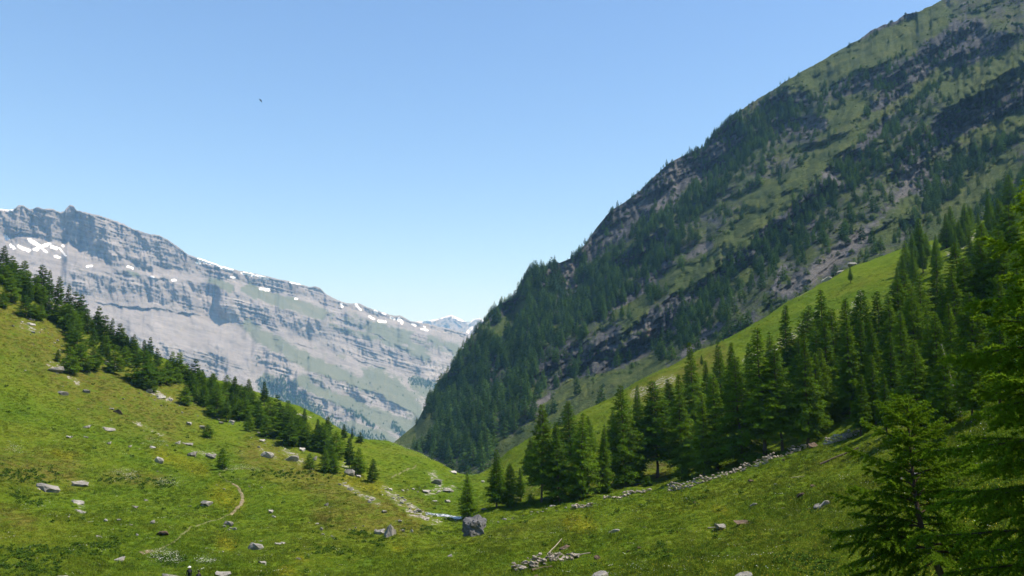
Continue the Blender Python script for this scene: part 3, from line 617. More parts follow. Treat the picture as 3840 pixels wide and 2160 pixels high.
# ================================================================== TREES
class TB:
    """collects triangles"""
    def __init__(s): s.v = []; s.n = 0
    def tris(s, T):            # T: (n,3,3)
        s.v.append(np.asarray(T, float).reshape(-1, 3)); s.n += len(T)
    def mesh(s, name, mat, smooth=False):
        V = np.concatenate(s.v); return np_mesh(name, V, np.arange(len(V)).reshape(-1, 3), mat, smooth)
def tube(path, radii, sides=6):
    """list of triangles of a tapered tube"""
    P = np.asarray(path, float); n = len(P); T = np.gradient(P, axis=0); T /= np.linalg.norm(T, axis=1)[:, None] + 1e-9
    up = np.where(np.abs(T[:, 2:3]) > 0.9, [[1.0, 0, 0]], [[0, 0, 1.0]])
    A = np.cross(T, up); A /= np.linalg.norm(A, axis=1)[:, None] + 1e-9; B = np.cross(T, A)
    a = np.arange(sides) / sides * 2 * np.pi
    Rg = P[:, None] + np.asarray(radii)[:, None, None] * (np.cos(a)[None, :, None] * A[:, None] + np.sin(a)[None, :, None] * B[:, None])
    p00 = Rg[:-1]; p10 = Rg[1:]; p01 = np.roll(p00, -1, 1); p11 = np.roll(p10, -1, 1)
    return np.concatenate([np.stack([p00, p01, p11], 2).reshape(-1, 3, 3), np.stack([p00, p11, p10], 2).reshape(-1, 3, 3)])
def unit(v): return v / (np.linalg.norm(v, axis=-1, keepdims=True) + 1e-9)
def conifer(seed, H, Rc, nb, per_m, spray, low=0.08, power=0.8, droop=0.25, lean=0.0, bulge=0.0, gap=0.1, mat=None, stems=1, width=0.3):
    """trunk mesh and crown mesh of a larch or pine, base at the origin"""
    rs = np.random.RandomState(seed); tr = TB(); cr = TB()
    k = 9; zz = np.linspace(0, H, k)
    px = lean * H * (zz / H) ** 1.6 + np.cumsum(rs.randn(k)) * 0.006 * H; py = np.cumsum(rs.randn(k)) * 0.006 * H; px -= px[0]; py -= py[0]
    path = np.stack([px, py, zz - 0.25], 1)
    tr.tris(tube(path, np.interp(zz, [0, 0.03 * H, H], [0.018 * H, 0.0125 * H, 0.001 * H]), 7))
    ax = lambda t: np.array([np.interp(t * H, zz, px), np.interp(t * H, zz, py), t * H])
    ph = rs.rand() * 6.28
    for i in range(nb):
        t = low + (0.985 - low) * (i + rs.rand()) / nb
        if rs.rand() < gap: continue
        ph += 2.399 + rs.randn() * 0.35
        L = Rc * ((1 - t) ** power * (0.62 + 0.5 * rs.rand()) * (1 + bulge * math.sin(math.pi * min(1, t * 1.15)))) + 0.025 * H * 0.4
        if t < low + 0.1: L *= 0.55 + 0.45 * rs.rand()
        base = ax(t); h = np.array([math.cos(ph), math.sin(ph), 0.0]); side = np.array([-h[1], h[0], 0.0])
        up0 = 0.15 + 0.75 * max(0, t - 0.55); dr = droop * (1.25 - t)
        s = np.linspace(0, 1, 6); Pb = base + L * s[:, None] * h + (L * (up0 * s - dr * 1.6 * s ** 1.5 + 0.25 * dr * s ** 4))[:, None] * np.array([0, 0, 1.0])
        tr.tris(tube(Pb, np.interp(s, [0, 1], [0.0022 * H + 0.004 * L, 0.0012 * H * 0.4]), 3))
        n = max(4, int(L * per_m))
        q = 0.1 + 0.9 * rs.rand(n) ** 0.75
        C = np.stack([np.interp(q, s, Pb[:, j]) for j in range(3)], 1)
        sg = np.where(rs.rand(n) < 0.5, -1, 1)[:, None]
        d = unit(side * sg * (0.35 + 0.8 * rs.rand(n, 1)) + h * (0.25 + 0.75 * rs.rand(n, 1)) + np.array([0, 0, 1.0]) * (rs.rand(n, 1) * 0.95 - 0.55))
        ln = spray * (0.55 + 0.8 * rs.rand(n, 1)) * (1.1 - 0.45 * q[:, None]) * (1.15 - 0.55 * t)
        C = C + side * sg * rs.rand(n, 1) * 0.22 * L * (1 - 0.6 * q[:, None]) + np.array([0, 0, 1.0]) * rs.randn(n, 1) * 0.04 * L
        w = unit(np.cross(d, rs.randn(n, 3))) * ln * width
        tip = C + d * ln + np.array([0, 0, -1.0]) * ln * 0.1
        cr.tris(np.stack([C - w * 0.5, C + w * 0.5, tip], 1))
    # leader shoot
    n = 16; tt = 0.9 + 0.1 * rs.rand(n); C = np.stack([ax(t) for t in tt]); a = rs.rand(n) * 6.28
    d = unit(np.stack([np.cos(a), np.sin(a), 0.7 + rs.rand(n)], 1)); ln = spray * 0.4 * (1.15 - (tt[:, None] - 0.9) * 6)
    w = unit(np.cross(d, rs.randn(n, 3))) * ln * width
    cr.tris(np.stack([C - w * .5, C + w * .5, C + d * ln], 1))
    return tr.mesh('trunk', M_BARK), cr.mesh('crown', mat)

LARCH = [conifer(s, 20.0, rc * 1.42, 190, 24, 0.78, low, pw, dr, ln, bu, 0.1, M_LARCH, width=0.34) for s, rc, low, pw, dr, ln, bu in
         ((1, 3.3, 0.05, 0.80, 0.16, 0.00, 0.22), (2, 2.8, 0.10, 0.85, 0.12, 0.03, 0.2), (3, 3.8, 0.04, 0.75, 0.18, -0.02, 0.25), (4, 2.5, 0.14, 0.8, 0.1, 0.0, 0.2), (5, 3.3, 0.18, 0.65, 0.15, 0.04, 0.35), (6, 3.5, 0.07, 0.95, 0.2, -0.03, 0.15))]
PINE = [conifer(s, 14.0, rc, 80, 36, 0.85, low, pw, dr, ln, bu, 0.12, M_PINE, width=0.36) for s, rc, low, pw, dr, ln, bu in
        ((11, 3.2, 0.08, 0.55, 0.10, 0.0, 0.35), (12, 2.7, 0.14, 0.6, 0.12, 0.04, 0.3), (13, 3.6, 0.05, 0.5, 0.08, -0.03, 0.45), (14, 2.4, 0.12, 0.7, 0.18, 0.0, 0.2))]
BUSHY = [conifer(s, 14.0, rc, 84, 34, 0.8, low, pw, dr, ln, bu, 0.1, M_LARCH, width=0.34) for s, rc, low, pw, dr, ln, bu in
         ((21, 4.0, 0.04, 0.5, 0.12, 0.0, 0.4), (22, 3.6, 0.07, 0.55, 0.15, 0.05, 0.35), (23, 4.4, 0.04, 0.45, 0.1, -0.04, 0.5))]
trng = random.Random(5)
def plant(name, protos, Hp, loc, height, wide=1.0, label=None, cat='tree', group=None, k=None, tilt=0.0):
    tm, cm = protos[trng.randrange(len(protos)) if k is None else k % len(protos)]
    o = empty(name, loc, trng.uniform(0, 6.28)); s = height / Hp; o.scale = (s * wide, s * wide, s)
    o.rotation_euler[0] = trng.gauss(0, 0.022); o.rotation_euler[1] = trng.gauss(0, 0.022)
    link('trunk', tm, o); link('crown', cm, o)
    return tag(o, label, cat, group)

ORD = ['first', 'second', 'third', 'fourth', 'fifth', 'sixth', 'seventh', 'eighth', 'ninth', 'tenth', 'eleventh', 'twelfth', 'thirteenth', 'fourteenth', 'fifteenth', 'sixteenth', 'seventeenth', 'eighteenth', 'nineteenth', 'twentieth',
       'twenty-first', 'twenty-second', 'twenty-third', 'twenty-fourth', 'twenty-fifth', 'twenty-sixth', 'twenty-seventh', 'twenty-eighth', 'twenty-ninth', 'thirtieth']
def from_pixels(name, protos, Hp, px, top, base, w, label, group, d=None, k=None, wide=None):
    """a tree whose foot is seen (or hidden) at px, base and whose tip reaches top"""
    p = hit(px, base) if d is None else None
    if d is not None:
        a, te = pol(px, base); x, y = math.sin(float(a)) * d, math.cos(float(a)) * d
        p = Vector((x, y, float(gz_at(x, y)[0])))
    dist = math.hypot(p.x, p.y); _, tt = pol(px, top)
    h = max(1.5, float(tt) * dist - p.z)
    return plant(name, protos, Hp, p, h, wide if wide else trng.uniform(0.8, 1.25), label, 'larch' if protos is not PINE else 'pine', group, k)

# ---- the larch stand on the right: front row
FRONT = [(1755, 1772, 1940), (1862, 1683, 1905), (1908, 1735, 1897), (1954, 1752, 1880), (2030, 1512, 1885), (2100, 1578, 1880), (2180, 1545, 1862), (2262, 1590, 1845), (2345, 1440, 1815), (2400, 1560, 1800), (2465, 1425, 1790), (2560, 1400, 1775),
         (2640, 1480, 1785), (2690, 1398, 1765), (2780, 1330, 1735), (2868, 1222, 1715), (2935, 1290, 1690), (3030, 1250, 1665), (3075, 1232, 1600), (3190, 1180, 1565)]
for i, (px, top, base) in enumerate(FRONT):
    lab = '%s larch from the stream in the front row behind the stone wall' % ORD[i].capitalize() if i else 'Leaning larch at the left end of the stand beside the pale stream bed'
    from_pixels('larch_tree', LARCH, 20.0, px, top, base, 0, lab.lower(), 'larches in the front row of the stand', k=i)
# ---- rows behind
BACK = [(2140, 1500, 205), (2212, 1560, 195), (2300, 1530, 200), (2390, 1440, 205), (2440, 1500, 195), (2520, 1420, 190), (2612, 1278, 190), (2655, 1350, 195), (2712, 1280, 195), (2757, 1280, 190), (2818, 1280, 180), (2905, 1240, 180), (2962, 1140, 185), (3025, 1142, 185),
        (3000, 1260, 165), (3118, 1080, 170), (3150, 1150, 160), (3200, 1115, 165), (3264, 1085, 160), (3323, 1082, 155), (3240, 1180, 145), (3300, 1190, 140), (3365, 1100, 150), (3420, 1040, 155), (3400, 1160, 135), (3460, 1090, 140), (3487, 1030, 160),
        (3528, 1172, 120), (3560, 1060, 140), (3620, 1000, 140), (3600, 1130, 115), (3680, 960, 150), (3740, 900, 150), (3800, 860, 150), (3700, 1090, 110), (3790, 1020, 105), (3850, 950, 120), (3920, 850, 140), (2580, 1560, 175), (2740, 1480, 165), (2840, 1420, 160),
        (2085, 1600, 185), (1985, 1640, 190), (3100, 1300, 145), (3350, 1250, 120), (3450, 1270, 108), (3560, 1290, 92), (3650, 1280, 88), (3290, 1330, 128), (3230, 1400, 125), (3760, 1180, 85), (3120, 1200, 150), (3060, 1320, 140), (3500, 1200, 128),
        (3380, 1190, 170), (3440, 1000, 185), (3270, 1180, 185), (3550, 960, 190), (3640, 900, 185), (3180, 1210, 190), (3720, 830, 190), (3090, 1170, 200), (2680, 1400, 180), (2790, 1380, 175), (2560, 1470, 190), (2480, 1530, 180), (3830, 760, 180), (3330, 1400, 112), (2360, 1590, 175), (2260, 1640, 180)]
used = {}
for i, (px, top, d) in enumerate(BACK):
    j = min(range(len(FRONT)), key=lambda q: abs(FRONT[q][0] - px)); far = 'rearmost' if d > 178 else 'rear'
    if px > 3560: lab = '%s larch at the right end of the stand behind the large near larch' % ('tall' if top < 1000 else 'shorter')
    elif px > 3215: lab = '%s %s larch in the right half of the stand above the crooked larch' % ('tall' if top < 1120 else 'shorter', far)
    else: lab = '%s larch showing just %s of the %s front row larch from the stream' % (far, 'left' if px < FRONT[j][0] else 'right', ORD[j])
    from_pixels('larch_tree', LARCH, 20.0, px, top, 1700, 0, lab, 'larches in the rear of the stand', d=d)
# ---- lone trees on the open slope above the stand
for (px, top, base, lab) in ((3398, 900, 1030, 'dark larch alone on the bright grass spur above the stand'), (3452, 815, 985, 'tall larch on the grass spur right of a shorter one'), (3550, 800, 930, 'larch high on the right slope under the dark cliff'),
                             (3365, 1000, 1090, 'small larch at the lower end of the grey scree'), (3190, 1000, 1060, 'tiny larch pair member on the open grass slope beside grey scree'), (2632, 1330, 1372, 'single tiny larch on the smooth grass spur'),
                             (3620, 760, 900, 'larch on the upper right slope near the frame edge'), (3720, 700, 850, 'large dark larch high at the right edge above the stand'), (3800, 650, 810, 'topmost larch at the right edge of the slope')):
    from_pixels('larch_tree', LARCH, 20.0, px, top, base, 0, lab, None)
for _ in range(34):
    x_ = trng.uniform(3380, 3860); y_ = np.interp(x_, [3380, 3860], [960, 800]) + trng.uniform(-5, 130); from_pixels('larch_tree', LARCH, 20.0, x_, y_ - trng.uniform(90, 150), y_, 0, ('upper ' if y_ < 860 else 'lower ') + 'larch on the steep slope ' + ('at the right frame edge' if x_ > 3700 else 'left of the right edge trees' if x_ > 3520 else 'where the bright grass spur ends'), 'larches on the steep upper right slope')
from_pixels('spruce_tree', PINE, 14.0, 3182, 1388, 1528, 0, 'thin dark young spruce standing in the clearing before the larches', None, k=3, wide=0.62)
for (px, top, base, lab, wd) in ((2556, 1735, 1800, 'small bright young larch beside the end of the stone wall', 1.5), (2272, 1810, 1848, 'low yellow-green bush at the edge of the larch stand', 2.6), (2430, 1785, 1825, 'small sapling above the short stone wall', 1.8),
                                 (2950, 1470, 1560, 'young larch at the foot of the tall front larches', 1.4), (1990, 1850, 1890, 'knee-high larch sapling before the front row', 1.8), (2390, 1720, 1815, 'bright half-grown larch at the front of the stand', 1.3), (3080, 1435, 1500, 'shaggy low larch on the stony clearing', 1.8),
                                 (2620, 1570, 1760, 'bright green half-grown larch before a dark gap in the stand', 1.35)):
    from_pixels('young_larch', BUSHY, 14.0, px, top, base, 0, lab, None, wide=wd)

# ---- conifers along the left ridge
LEFT = [(10, 895, 1030, 0), (42, 940, 1040, 0), (75, 1000, 1070, 0), (150, 965, 1120, 0), (110, 1010, 1120, 1), (185, 985, 1130, 1), (215, 1010, 1150, 1), (250, 1040, 1180, 0), (282, 1070, 1200, 0), (303, 1080, 1210, 1), (330, 1150, 1250, 0), (365, 1125, 1250, 1),
        (390, 1160, 1280, 0), (415, 1170, 1290, 0), (445, 1190, 1310, 0), (472, 1240, 1330, 0), (500, 1235, 1330, 0), (560, 1245, 1345, 1), (590, 1290, 1370, 0), (675, 1315, 1390, 1), (40, 1030, 1130, 2), (95, 1100, 1190, 2), (130, 1130, 1200, 2), (240, 1130, 1230, 2),
        (290, 1230, 1330, 2), (260, 1290, 1400, 2), (300, 1275, 1390, 2), (352, 1290, 1390, 2), (350, 1220, 1300, 2), (425, 1285, 1400, 2), (470, 1290, 1370, 2), (395, 1250, 1330, 2), (530, 1300, 1450, 2), (540, 1370, 1460, 2), (590, 1340, 1440, 2), (625, 1345, 1440, 2), (660, 1370, 1440, 2),
        (570, 1400, 1470, 2), (215, 1300, 1355, 0), (690, 1450, 1520, 2), (720, 1395, 1480, 2), (735, 1440, 1510, 2), (800, 1400, 1490, 2), (770, 1445, 1520, 2), (850, 1405, 1480, 2), (820, 1440, 1520, 2), (880, 1410, 1480, 0), (905, 1440, 1530, 2), (930, 1420, 1500, 0), (950, 1470, 1560, 2),
        (990, 1430, 1520, 0), (970, 1500, 1600, 2), (1010, 1490, 1590, 2), (1040, 1480, 1570, 0), (1060, 1520, 1640, 2), (1090, 1540, 1640, 2), (1000, 1560, 1640, 2), (1120, 1560, 1660, 2), (1150, 1585, 1680, 2), (1190, 1570, 1640, 0), (1180, 1610, 1690, 2), (1215, 1600, 1700, 2),
        (1230, 1560, 1640, 0), (1260, 1620, 1720, 2), (1290, 1590, 1650, 0), (1310, 1640, 1760, 0), (1340, 1680, 1780, 2), (1395, 1720, 1808, 0), (1160, 1700, 1760, 2), (1220, 1690, 1770, 2), (1250, 1710, 1775, 2), (1320, 1605, 1650, 0), (1350, 1620, 1660, 0), (835, 1680, 1760, 2),
        (780, 1590, 1640, 2), (840, 1510, 1560, 2), (12, 1090, 1155, 2), (700, 1360, 1430, 0), (760, 1385, 1450, 0), (640, 1310, 1400, 2), (1080, 1500, 1570, 2), (920, 1490, 1570, 2), (870, 1470, 1540, 2), (1140, 1530, 1600, 0)]
for _ in range(64):                       # fill between the trees picked out above
    q_ = trng.random()
    if q_ < 0.38: t_ = trng.random(); x_ = np.interp(t_, [0, 0.35, 0.7, 1], [20, 250, 460, 680]); y_ = np.interp(t_, [0, 0.35, 0.7, 1], [1060, 1205, 1330, 1425]) + trng.uniform(-25, 70) * (0.4 + 0.6 * math.sin(math.pi * t_))
    else: t_ = trng.random(); x_ = np.interp(t_, [0, 0.5, 1], [720, 1000, 1290]); y_ = np.interp(t_, [0, 0.5, 1], [1480, 1580, 1690]) + trng.uniform(-35, 62)
    x_ = float(x_ + trng.gauss(0, 14)); y_ = float(y_); LEFT.append((x_, y_ - trng.uniform(66, 112), y_, trng.choice((0, 2, 2, 2))))
specials = {(10, 895): 'dark pine at the left edge of the frame, topmost of the ridge', (150, 965): 'tall dark conifer with a broad crown above the pale rock on the left ridge', (560, 1245): 'conifer standing clear against the grey far wall on the left ridge',
            (675, 1315): 'lone pine at the ridge dip against the far wall, flat ragged crown', (1395, 1720): 'pointed dark conifer at the right foot of the left tree row', (835, 1680): 'bushy small larch on the meadow above the winding path', (530, 1300): 'broad rounded larch at the lower edge of the ridge trees',
            (215, 1300): 'thin ragged young conifer on the lower left slope', (425, 1285): 'larch with a bare leg of trunk at the lower edge of the ridge trees', (12, 1090): 'small dark bush on the grass at the left edge', (1310, 1640): 'tall conifer beside the grey outcrop at the right of the left row',
            (780, 1590): 'small bush among pale stones on the left slope', (690, 1450): 'low rounded larch at the ridge dip'}
for (px, top, base, kd) in LEFT:
    pr, Hp = ((PINE, 14.0), (PINE, 14.0), (BUSHY, 14.0))[kd]
    lab = specials.get((px, top)); nm = ('pine_tree', 'pine_tree', 'larch_tree')[kd]
    if lab: grp = None
    elif px < 690:
        wh = 'above the big pale rock dome' if px < 170 else 'right of the big pale rock dome' if px < 330 else 'in the middle of the upper left ridge' if px < 480 else 'just left of the ridge dip'
        lab = ('dark pine ', 'slim dark pine ', 'green larch ')[kd] + ('high ' if top < np.interp(px, [0, 690], [960, 1330]) else '') + wh; grp = ('pines on the upper left ridge', 'pines on the upper left ridge', 'larches on the upper left ridge')[kd]
    elif px < -1: lab = ('dark pine in the dense tree row on the upper left ridge', 'dark pine in the dense tree row on the upper left ridge', 'green larch in the dense tree row on the upper left ridge')[kd]; grp = ('pines on the upper left ridge', 'pines on the upper left ridge', 'larches on the upper left ridge')[kd]
    else:
        wh = 'just right of the ridge dip' if px < 860 else 'left of the smooth pale dome on the left ridge' if px < 1080 else 'round the smooth pale dome on the left ridge' if px < 1200 else 'near the right end of the left tree row'
        lab = ('dark pine ', 'slim dark pine ', 'green larch ')[kd] + ('at the rear ' if base < np.interp(px, [690, 1300], [1480, 1700]) else 'at the front ') + wh
        grp = ('pines on the lower left ridge', 0, 'larches on the lower left ridge')[kd]
    from_pixels(nm, pr, Hp, px, top - ((-0.18 if kd != 2 else -0.08) if px < 690 else 0.0) * (base - top), base, 0, lab, grp, wide=(1.15, 0.9, 1.3)[kd] * trng.uniform(0.85, 1.15))

# ---- the mountain forest: the nearest trees one by one, the rest as one mass
FO2 = [([(1660, 1650), (1740, 1570), (1900, 1560)], 55), ([(1640, 1560), (1760, 1420), (1900, 1300), (1980, 1200), (2060, 1080)], 75), ([(1780, 1640), (1900, 1500), (2020, 1400), (2100, 1300)], 70), ([(1960, 1330), (2080, 1220), (2200, 1140)], 80), ([(2080, 1130), (2250, 1040), (2400, 1000), (2520, 900)], 48),
       ([(2200, 1150), (2350, 1100)], 40), ([(2480, 1270), (2620, 1160), (2760, 1060), (2860, 980)], 58), ([(2560, 1300), (2700, 1180)], 30), ([(2880, 960), (3000, 830), (3100, 720), (3180, 620)], 40), ([(2560, 800), (2680, 700), (2760, 600), (2860, 520)], 40),
       ([(2720, 500), (2860, 440), (2960, 420)], 34), ([(3040, 760), (3180, 690), (3280, 600)], 30), ([(2950, 900), (3080, 880)], 40), ([(3300, 520), (3420, 400), (3520, 300)], 16), ([(3440, 560), (3600, 620), (3760, 560)], 60), ([(3440, 830), (3640, 790), (3840, 700)], 60), ([(3500, 760), (3640, 700)], 50), ([(1640, 1700), (1760, 1700), (1800, 1720)], 34),
       ([(2400, 870), (2500, 800)], 30), ([(2080, 1480), (2160, 1410)], 26), ([(2000, 1580), (2060, 1540)], 16), ([(2630, 960), (2690, 1010)], 26), ([(3560, 300), (3700, 260)], 22)]
fr = np.random.RandomState(17)
PX2, PY2 = MT2['PX'], MT2['PY']
w_ = 0.55 * fbm(PX2 / 40, PY2 / 40, 4, 121.0)
dens = strokes(PX2, PY2, FO2, 0.6, w_) * np.clip(0.55 + 1.1 * fbm(PX2 / 34, PY2 / 26, 3, 125.0), 0.06, 1.2)
skyd = PY2 - interp(PX2, SKY2)
dens = np.maximum(dens, (skyd < 22) * (PX2 > 1610) * (PX2 < 2780) * 1.0)
dens = np.maximum(dens, 0.16 * (fbm(PX2 / 60, PY2 / 60, 3, 123.0) > 0.05) * (PX2 < 3400))
dens = np.maximum(dens, 0.05 * (PX2 > 2700) * (PY2 > 200))
bare = strokes(PX2, PY2, GR2, 0.4, w_); dens = dens * (1 - 0.97 * bare); dens = dens * (1 - 0.9 * strokes(PX2, PY2, SR2, 0.4))
clf = strokes(PX2, PY2, [CL2[5], CL2[3], CL2[6]], 0.4, warp2(PX2, PY2)); dens = dens * (1 - 0.85 * clf)
dens[:, 690:] *= 0.4
# area of each cell as seen, so trees stand evenly over the surface
cellw = np.gradient(PX2, axis=1) * np.abs(np.gradient(PY2, axis=0)) * (MT2['D'] / 1000.0) ** 2
prob = (dens * cellw).ravel(); prob /= prob.sum()
NF = 5000
sel = fr.choice(prob.size, NF, p=prob)
jx = fr.randn(NF, 2) * 0.8
fp = np.stack([MT2['X'].ravel()[sel] + jx[:, 0], MT2['Y'].ravel()[sel] + jx[:, 1], MT2['Z'].ravel()[sel] - 0.6], 1)
fh = np.clip(16.0 + 4.0 * fr.randn(NF), 6, 24); fpx = PX2.ravel()[sel]; fpy = PY2.ravel()[sel]
fh = fh * np.interp(fpx, [1400, 2100, 2700, 3840], [1.0, 0.9, 0.68, 0.6]) * np.where(fpy - np.interp(fpx, [p[0] for p in SKY2], [p[1] for p in SKY2]) < 24, 0.62, 1.0)
app = fh / np.hypot(fp[:, 0], fp[:, 1]); app[(fpx > 3840) | (fpx < 1400)] = 0
order = np.argsort(-app); ind = order[:150]; rest = order[150:]
FARP = [conifer(s, 12.0, rc * 1.35, 44, 11, 1.15, 0.06, pw, 0.18, 0, bu, 0.05, M_FAR, width=0.5) for s, rc, pw, bu in ((31, 2.3, 0.7, 0.2), (32, 2.0, 0.8, 0.1), (33, 2.7, 0.55, 0.35), (34, 2.2, 0.65, 0.3))]
for j in ind:
    wh = 'at the lower left edge of the right mountain' if fpx[j] < 1700 else 'in the dense wood on the left flank of the right mountain' if fpx[j] < 1900 else 'on the wooded flank above the green side valley' if fpx[j] < 2150 else 'below the bare cliff of the right mountain' if fpx[j] < 2450 else 'just behind the grass spur on the right mountain' if fpx[j] < 3000 else 'on the steep upper right part of the mountain'
    plant('mountain_conifer', FARP, 12.0, Vector(fp[j]), fh[j], 1.1, ('tall' if fh[j] > 19 else 'smaller') + ' conifer ' + wh, 'conifer', 'nearest conifers on the right mountain flank')
def joined(tm, cm, mat):
    V = []; Fc = []; o = 0
    for m in (cm,):
        v = np.empty(len(m.vertices) * 3, np.float32); m.vertices.foreach_get('co', v); V.append(v.reshape(-1, 3)); Fc.append(np.arange(len(m.vertices)).reshape(-1, 3))
    return np_mesh('mountain_tree', V[0], Fc[0], mat, False)
fc = hidden_protos('far_conifer', [joined(a, b, M_FAR) for a, b in FARP])
rr = fr.rand(len(rest)); sc = fh[rest] / 12.0
fo = scatter('mountain_forest', fp[rest], np.stack([sc * (0.85 + 0.4 * rr), sc * (0.85 + 0.4 * rr), sc], 1), np.stack([0 * rr, 0 * rr, rr * 6.28], 1), fc, 4)
tag(fo, 'dark conifer forest covering the flank of the right mountain', 'forest', kind='stuff')
# low scrub on the crags and ledges between the trees
sd_ = np.clip(-0.12 + 1.5 * fbm(PX2 / 38, PY2 / 26, 4, 127.0), 0, 1) * (1 - 0.9 * bare) + 0.22 * strokes(PX2, PY2, CL2, 0.9, w_) * np.clip(0.4 + fbm(PX2 / 16, PY2 / 16, 3, 128.0), 0, 1)
sd_ = sd_ * (PX2 < 3900) * (1 - 0.8 * strokes(PX2, PY2, [([(3050, 230), (3350, 130)], 60)], 0.6))
prob = (sd_ * cellw).ravel(); prob /= prob.sum(); NS = 3800; sel = fr.choice(prob.size, NS, p=prob)
sp_ = np.stack([MT2['X'].ravel()[sel], MT2['Y'].ravel()[sel], MT2['Z'].ravel()[sel] - 0.3], 1); rr = fr.rand(NS); sc = (1.6 + 3.0 * rr ** 2) / 12.0
sb = scatter('mountain_scrub', sp_, np.stack([sc * 2.3, sc * 2.3, sc], 1), np.stack([0 * rr, 0 * rr, fr.rand(NS) * 6.28], 1), fc, 4)
tag(sb, 'low dark scrub scattered over the crags and grass of the right mountain', 'scrub', kind='stuff')
# far woods at the foot of the limestone wall
FO3b = [([(1400, 1690), (1250, 1640), (1120, 1540), (1060, 1470)], 46), ([(1550, 1430), (1660, 1455)], 14), ([(700, 1520), (960, 1580)], 60), ([(1000, 1450), (1090, 1500)], 30), ([(1480, 1600), (1520, 1640)], 12), ([(1310, 1540), (1400, 1600)], 8)]
d3 = strokes(MT3['PX'], MT3['PY'], FO3b, 0.5, 0.5 * fbm(MT3['PX'] / 40, MT3['PY'] / 30, 3, 131.0)); d3 = np.maximum(d3, 0.012 * (MT3['PY'] > 1330) * (MT3['PX'] > 950)); d3 *= (MT3['PX'] > -50)
prob = d3.ravel() / d3.sum(); sel = fr.choice(prob.size, 5200, p=prob)
f3 = np.stack([MT3[k].ravel()[sel] for k in 'XYZ'], 1); f3[:, :2] += fr.randn(len(sel), 2) * 4; f3[:, 2] -= 1
s3 = (13 + 4 * fr.rand(len(sel))) / 12.0; rr = fr.rand(len(sel))
fo3 = scatter('far_forest', f3, np.stack([s3 * 1.2, s3 * 1.2, s3], 1), np.stack([0 * rr, 0 * rr, rr * 6.28], 1), fc, 4)
tag(fo3, 'blue-green woods far off below the limestone wall', 'forest', kind='stuff')
# ================================================================== ROCKS
def rock_mesh(seed, mat, ex=(1, 1, 1), cuts=9, rough=0.06, sub=2, flat=False):
    """a broken block about one metre across, base near the origin: a sphere cut by random planes"""
    rs = np.random.RandomState(seed); bm = bmesh.new(); bmesh.ops.create_icosphere(bm, subdivisions=sub, radius=0.72)
    V = np.array([v.co[:] for v in bm.verts])
    for _ in range(cuts):
        n = rs.randn(3); n /= np.linalg.norm(n); d = 0.24 + 0.22 * rs.rand()
        k = V @ n - d; V = V - np.where(k > 0, k, 0)[:, None] * n * 0.96
    V = V * np.array(ex) + rs.randn(*V.shape) * rough * 0.35
    V = V / (V.max(0) - V.min(0)).max() * 1.0
    V[:, 2] -= V[:, 2].min() + 0.12 * (V[:, 2].max() - V[:, 2].min())
    for v, c in zip(bm.verts, V): v.co = c
    me = bpy.data.meshes.new('rock'); bm.to_mesh(me); bm.free()
    for p in me.polygons: p.use_smooth = False
    me.materials.append(mat); return me
RK = {}
for nm, mat in (('grey', M_ROCK), ('pale', M_PALE), ('brown', M_BROWN)):
    RK[nm] = [rock_mesh(100 + 7 * i + len(nm), mat, ex) for i, ex in enumerate(((1, 0.8, 0.7), (1, 0.7, 0.5), (0.9, 1, 0.8), (1, 0.6, 0.4), (0.8, 0.8, 0.75), (1, 0.9, 0.45)))]
    RK[nm + '_slab'] = [rock_mesh(200 + 5 * i + len(nm), mat, ex, 7, 0.08) for i, ex in enumerate(((1, 0.6, 0.22), (1, 0.75, 0.28), (0.9, 0.5, 0.18), (1, 0.45, 0.3)))]
rrng = random.Random(23)
def extent(me):
    c = np.empty(len(me.vertices) * 3); me.vertices.foreach_get('co', c); c = c.reshape(-1, 3); return c.max(0) - c.min(0)
STONE_KEEP = ('huge dark angular boulder, largest in the valley, below the leftmost larch',)
def put_rock(px, py, w, h, kind, label, group=None, name='boulder', yaw=None, roll=0.0, sink=0.26, mesh=None, d=None):
    """py is the foot of the stone, w and h its size in picture pixels"""
    p = hit(px, py); dist = p.length
    me = mesh or rrng.choice(RK[kind]); e = extent(me); k = dist / F
    o = link(name, me); o.location = p - Vector((0, 0, sink * h * k))
    w *= 0.92 if label in STONE_KEEP else 0.85
    o.scale = (w * k / e[0], w * k / e[0] * rrng.uniform(0.75, 1.05), h * k * (1.15 if 'huge' in (label or '') or 'pointed' in (label or '') else 0.95) / e[2])
    o.rotation_euler = (rrng.uniform(-0.1, 0.1), roll, rrng.uniform(-0.5, 0.5) if yaw is None else yaw)
    return tag(o, label, 'boulder' if name == 'boulder' else 'rock', group)
def block_mesh(seed, mat, planes, sub=4, rough=0.05):
    """a boulder bounded by chosen flat faces"""
    rs = np.random.RandomState(seed); bm = bmesh.new(); bmesh.ops.create_icosphere(bm, subdivisions=sub, radius=0.9); V = np.array([v.co[:] for v in bm.verts])
    for n, d in planes:
        n = np.array(n, float); n /= np.linalg.norm(n); k = V @ n - d; V = V - np.where(k > 0, k, 0)[:, None] * n
    nz = fbm(V[:, 0] * 3 + V[:, 2] * 2, V[:, 1] * 3 - V[:, 2] * 1.5, 4, seed * 1.0); V = V + unit(V) * nz[:, None] * rough * 1.6 + rs.randn(*V.shape) * rough * 0.1
    V = V / (V.max(0) - V.min(0)).max(); V[:, 2] -= V[:, 2].min() + 0.1 * (V[:, 2].max() - V[:, 2].min())
    for v, c in zip(bm.verts, V): v.co = c
    me = bpy.data.meshes.new('boulder'); bm.to_mesh(me); bm.free(); me.materials.append(mat)
    return me
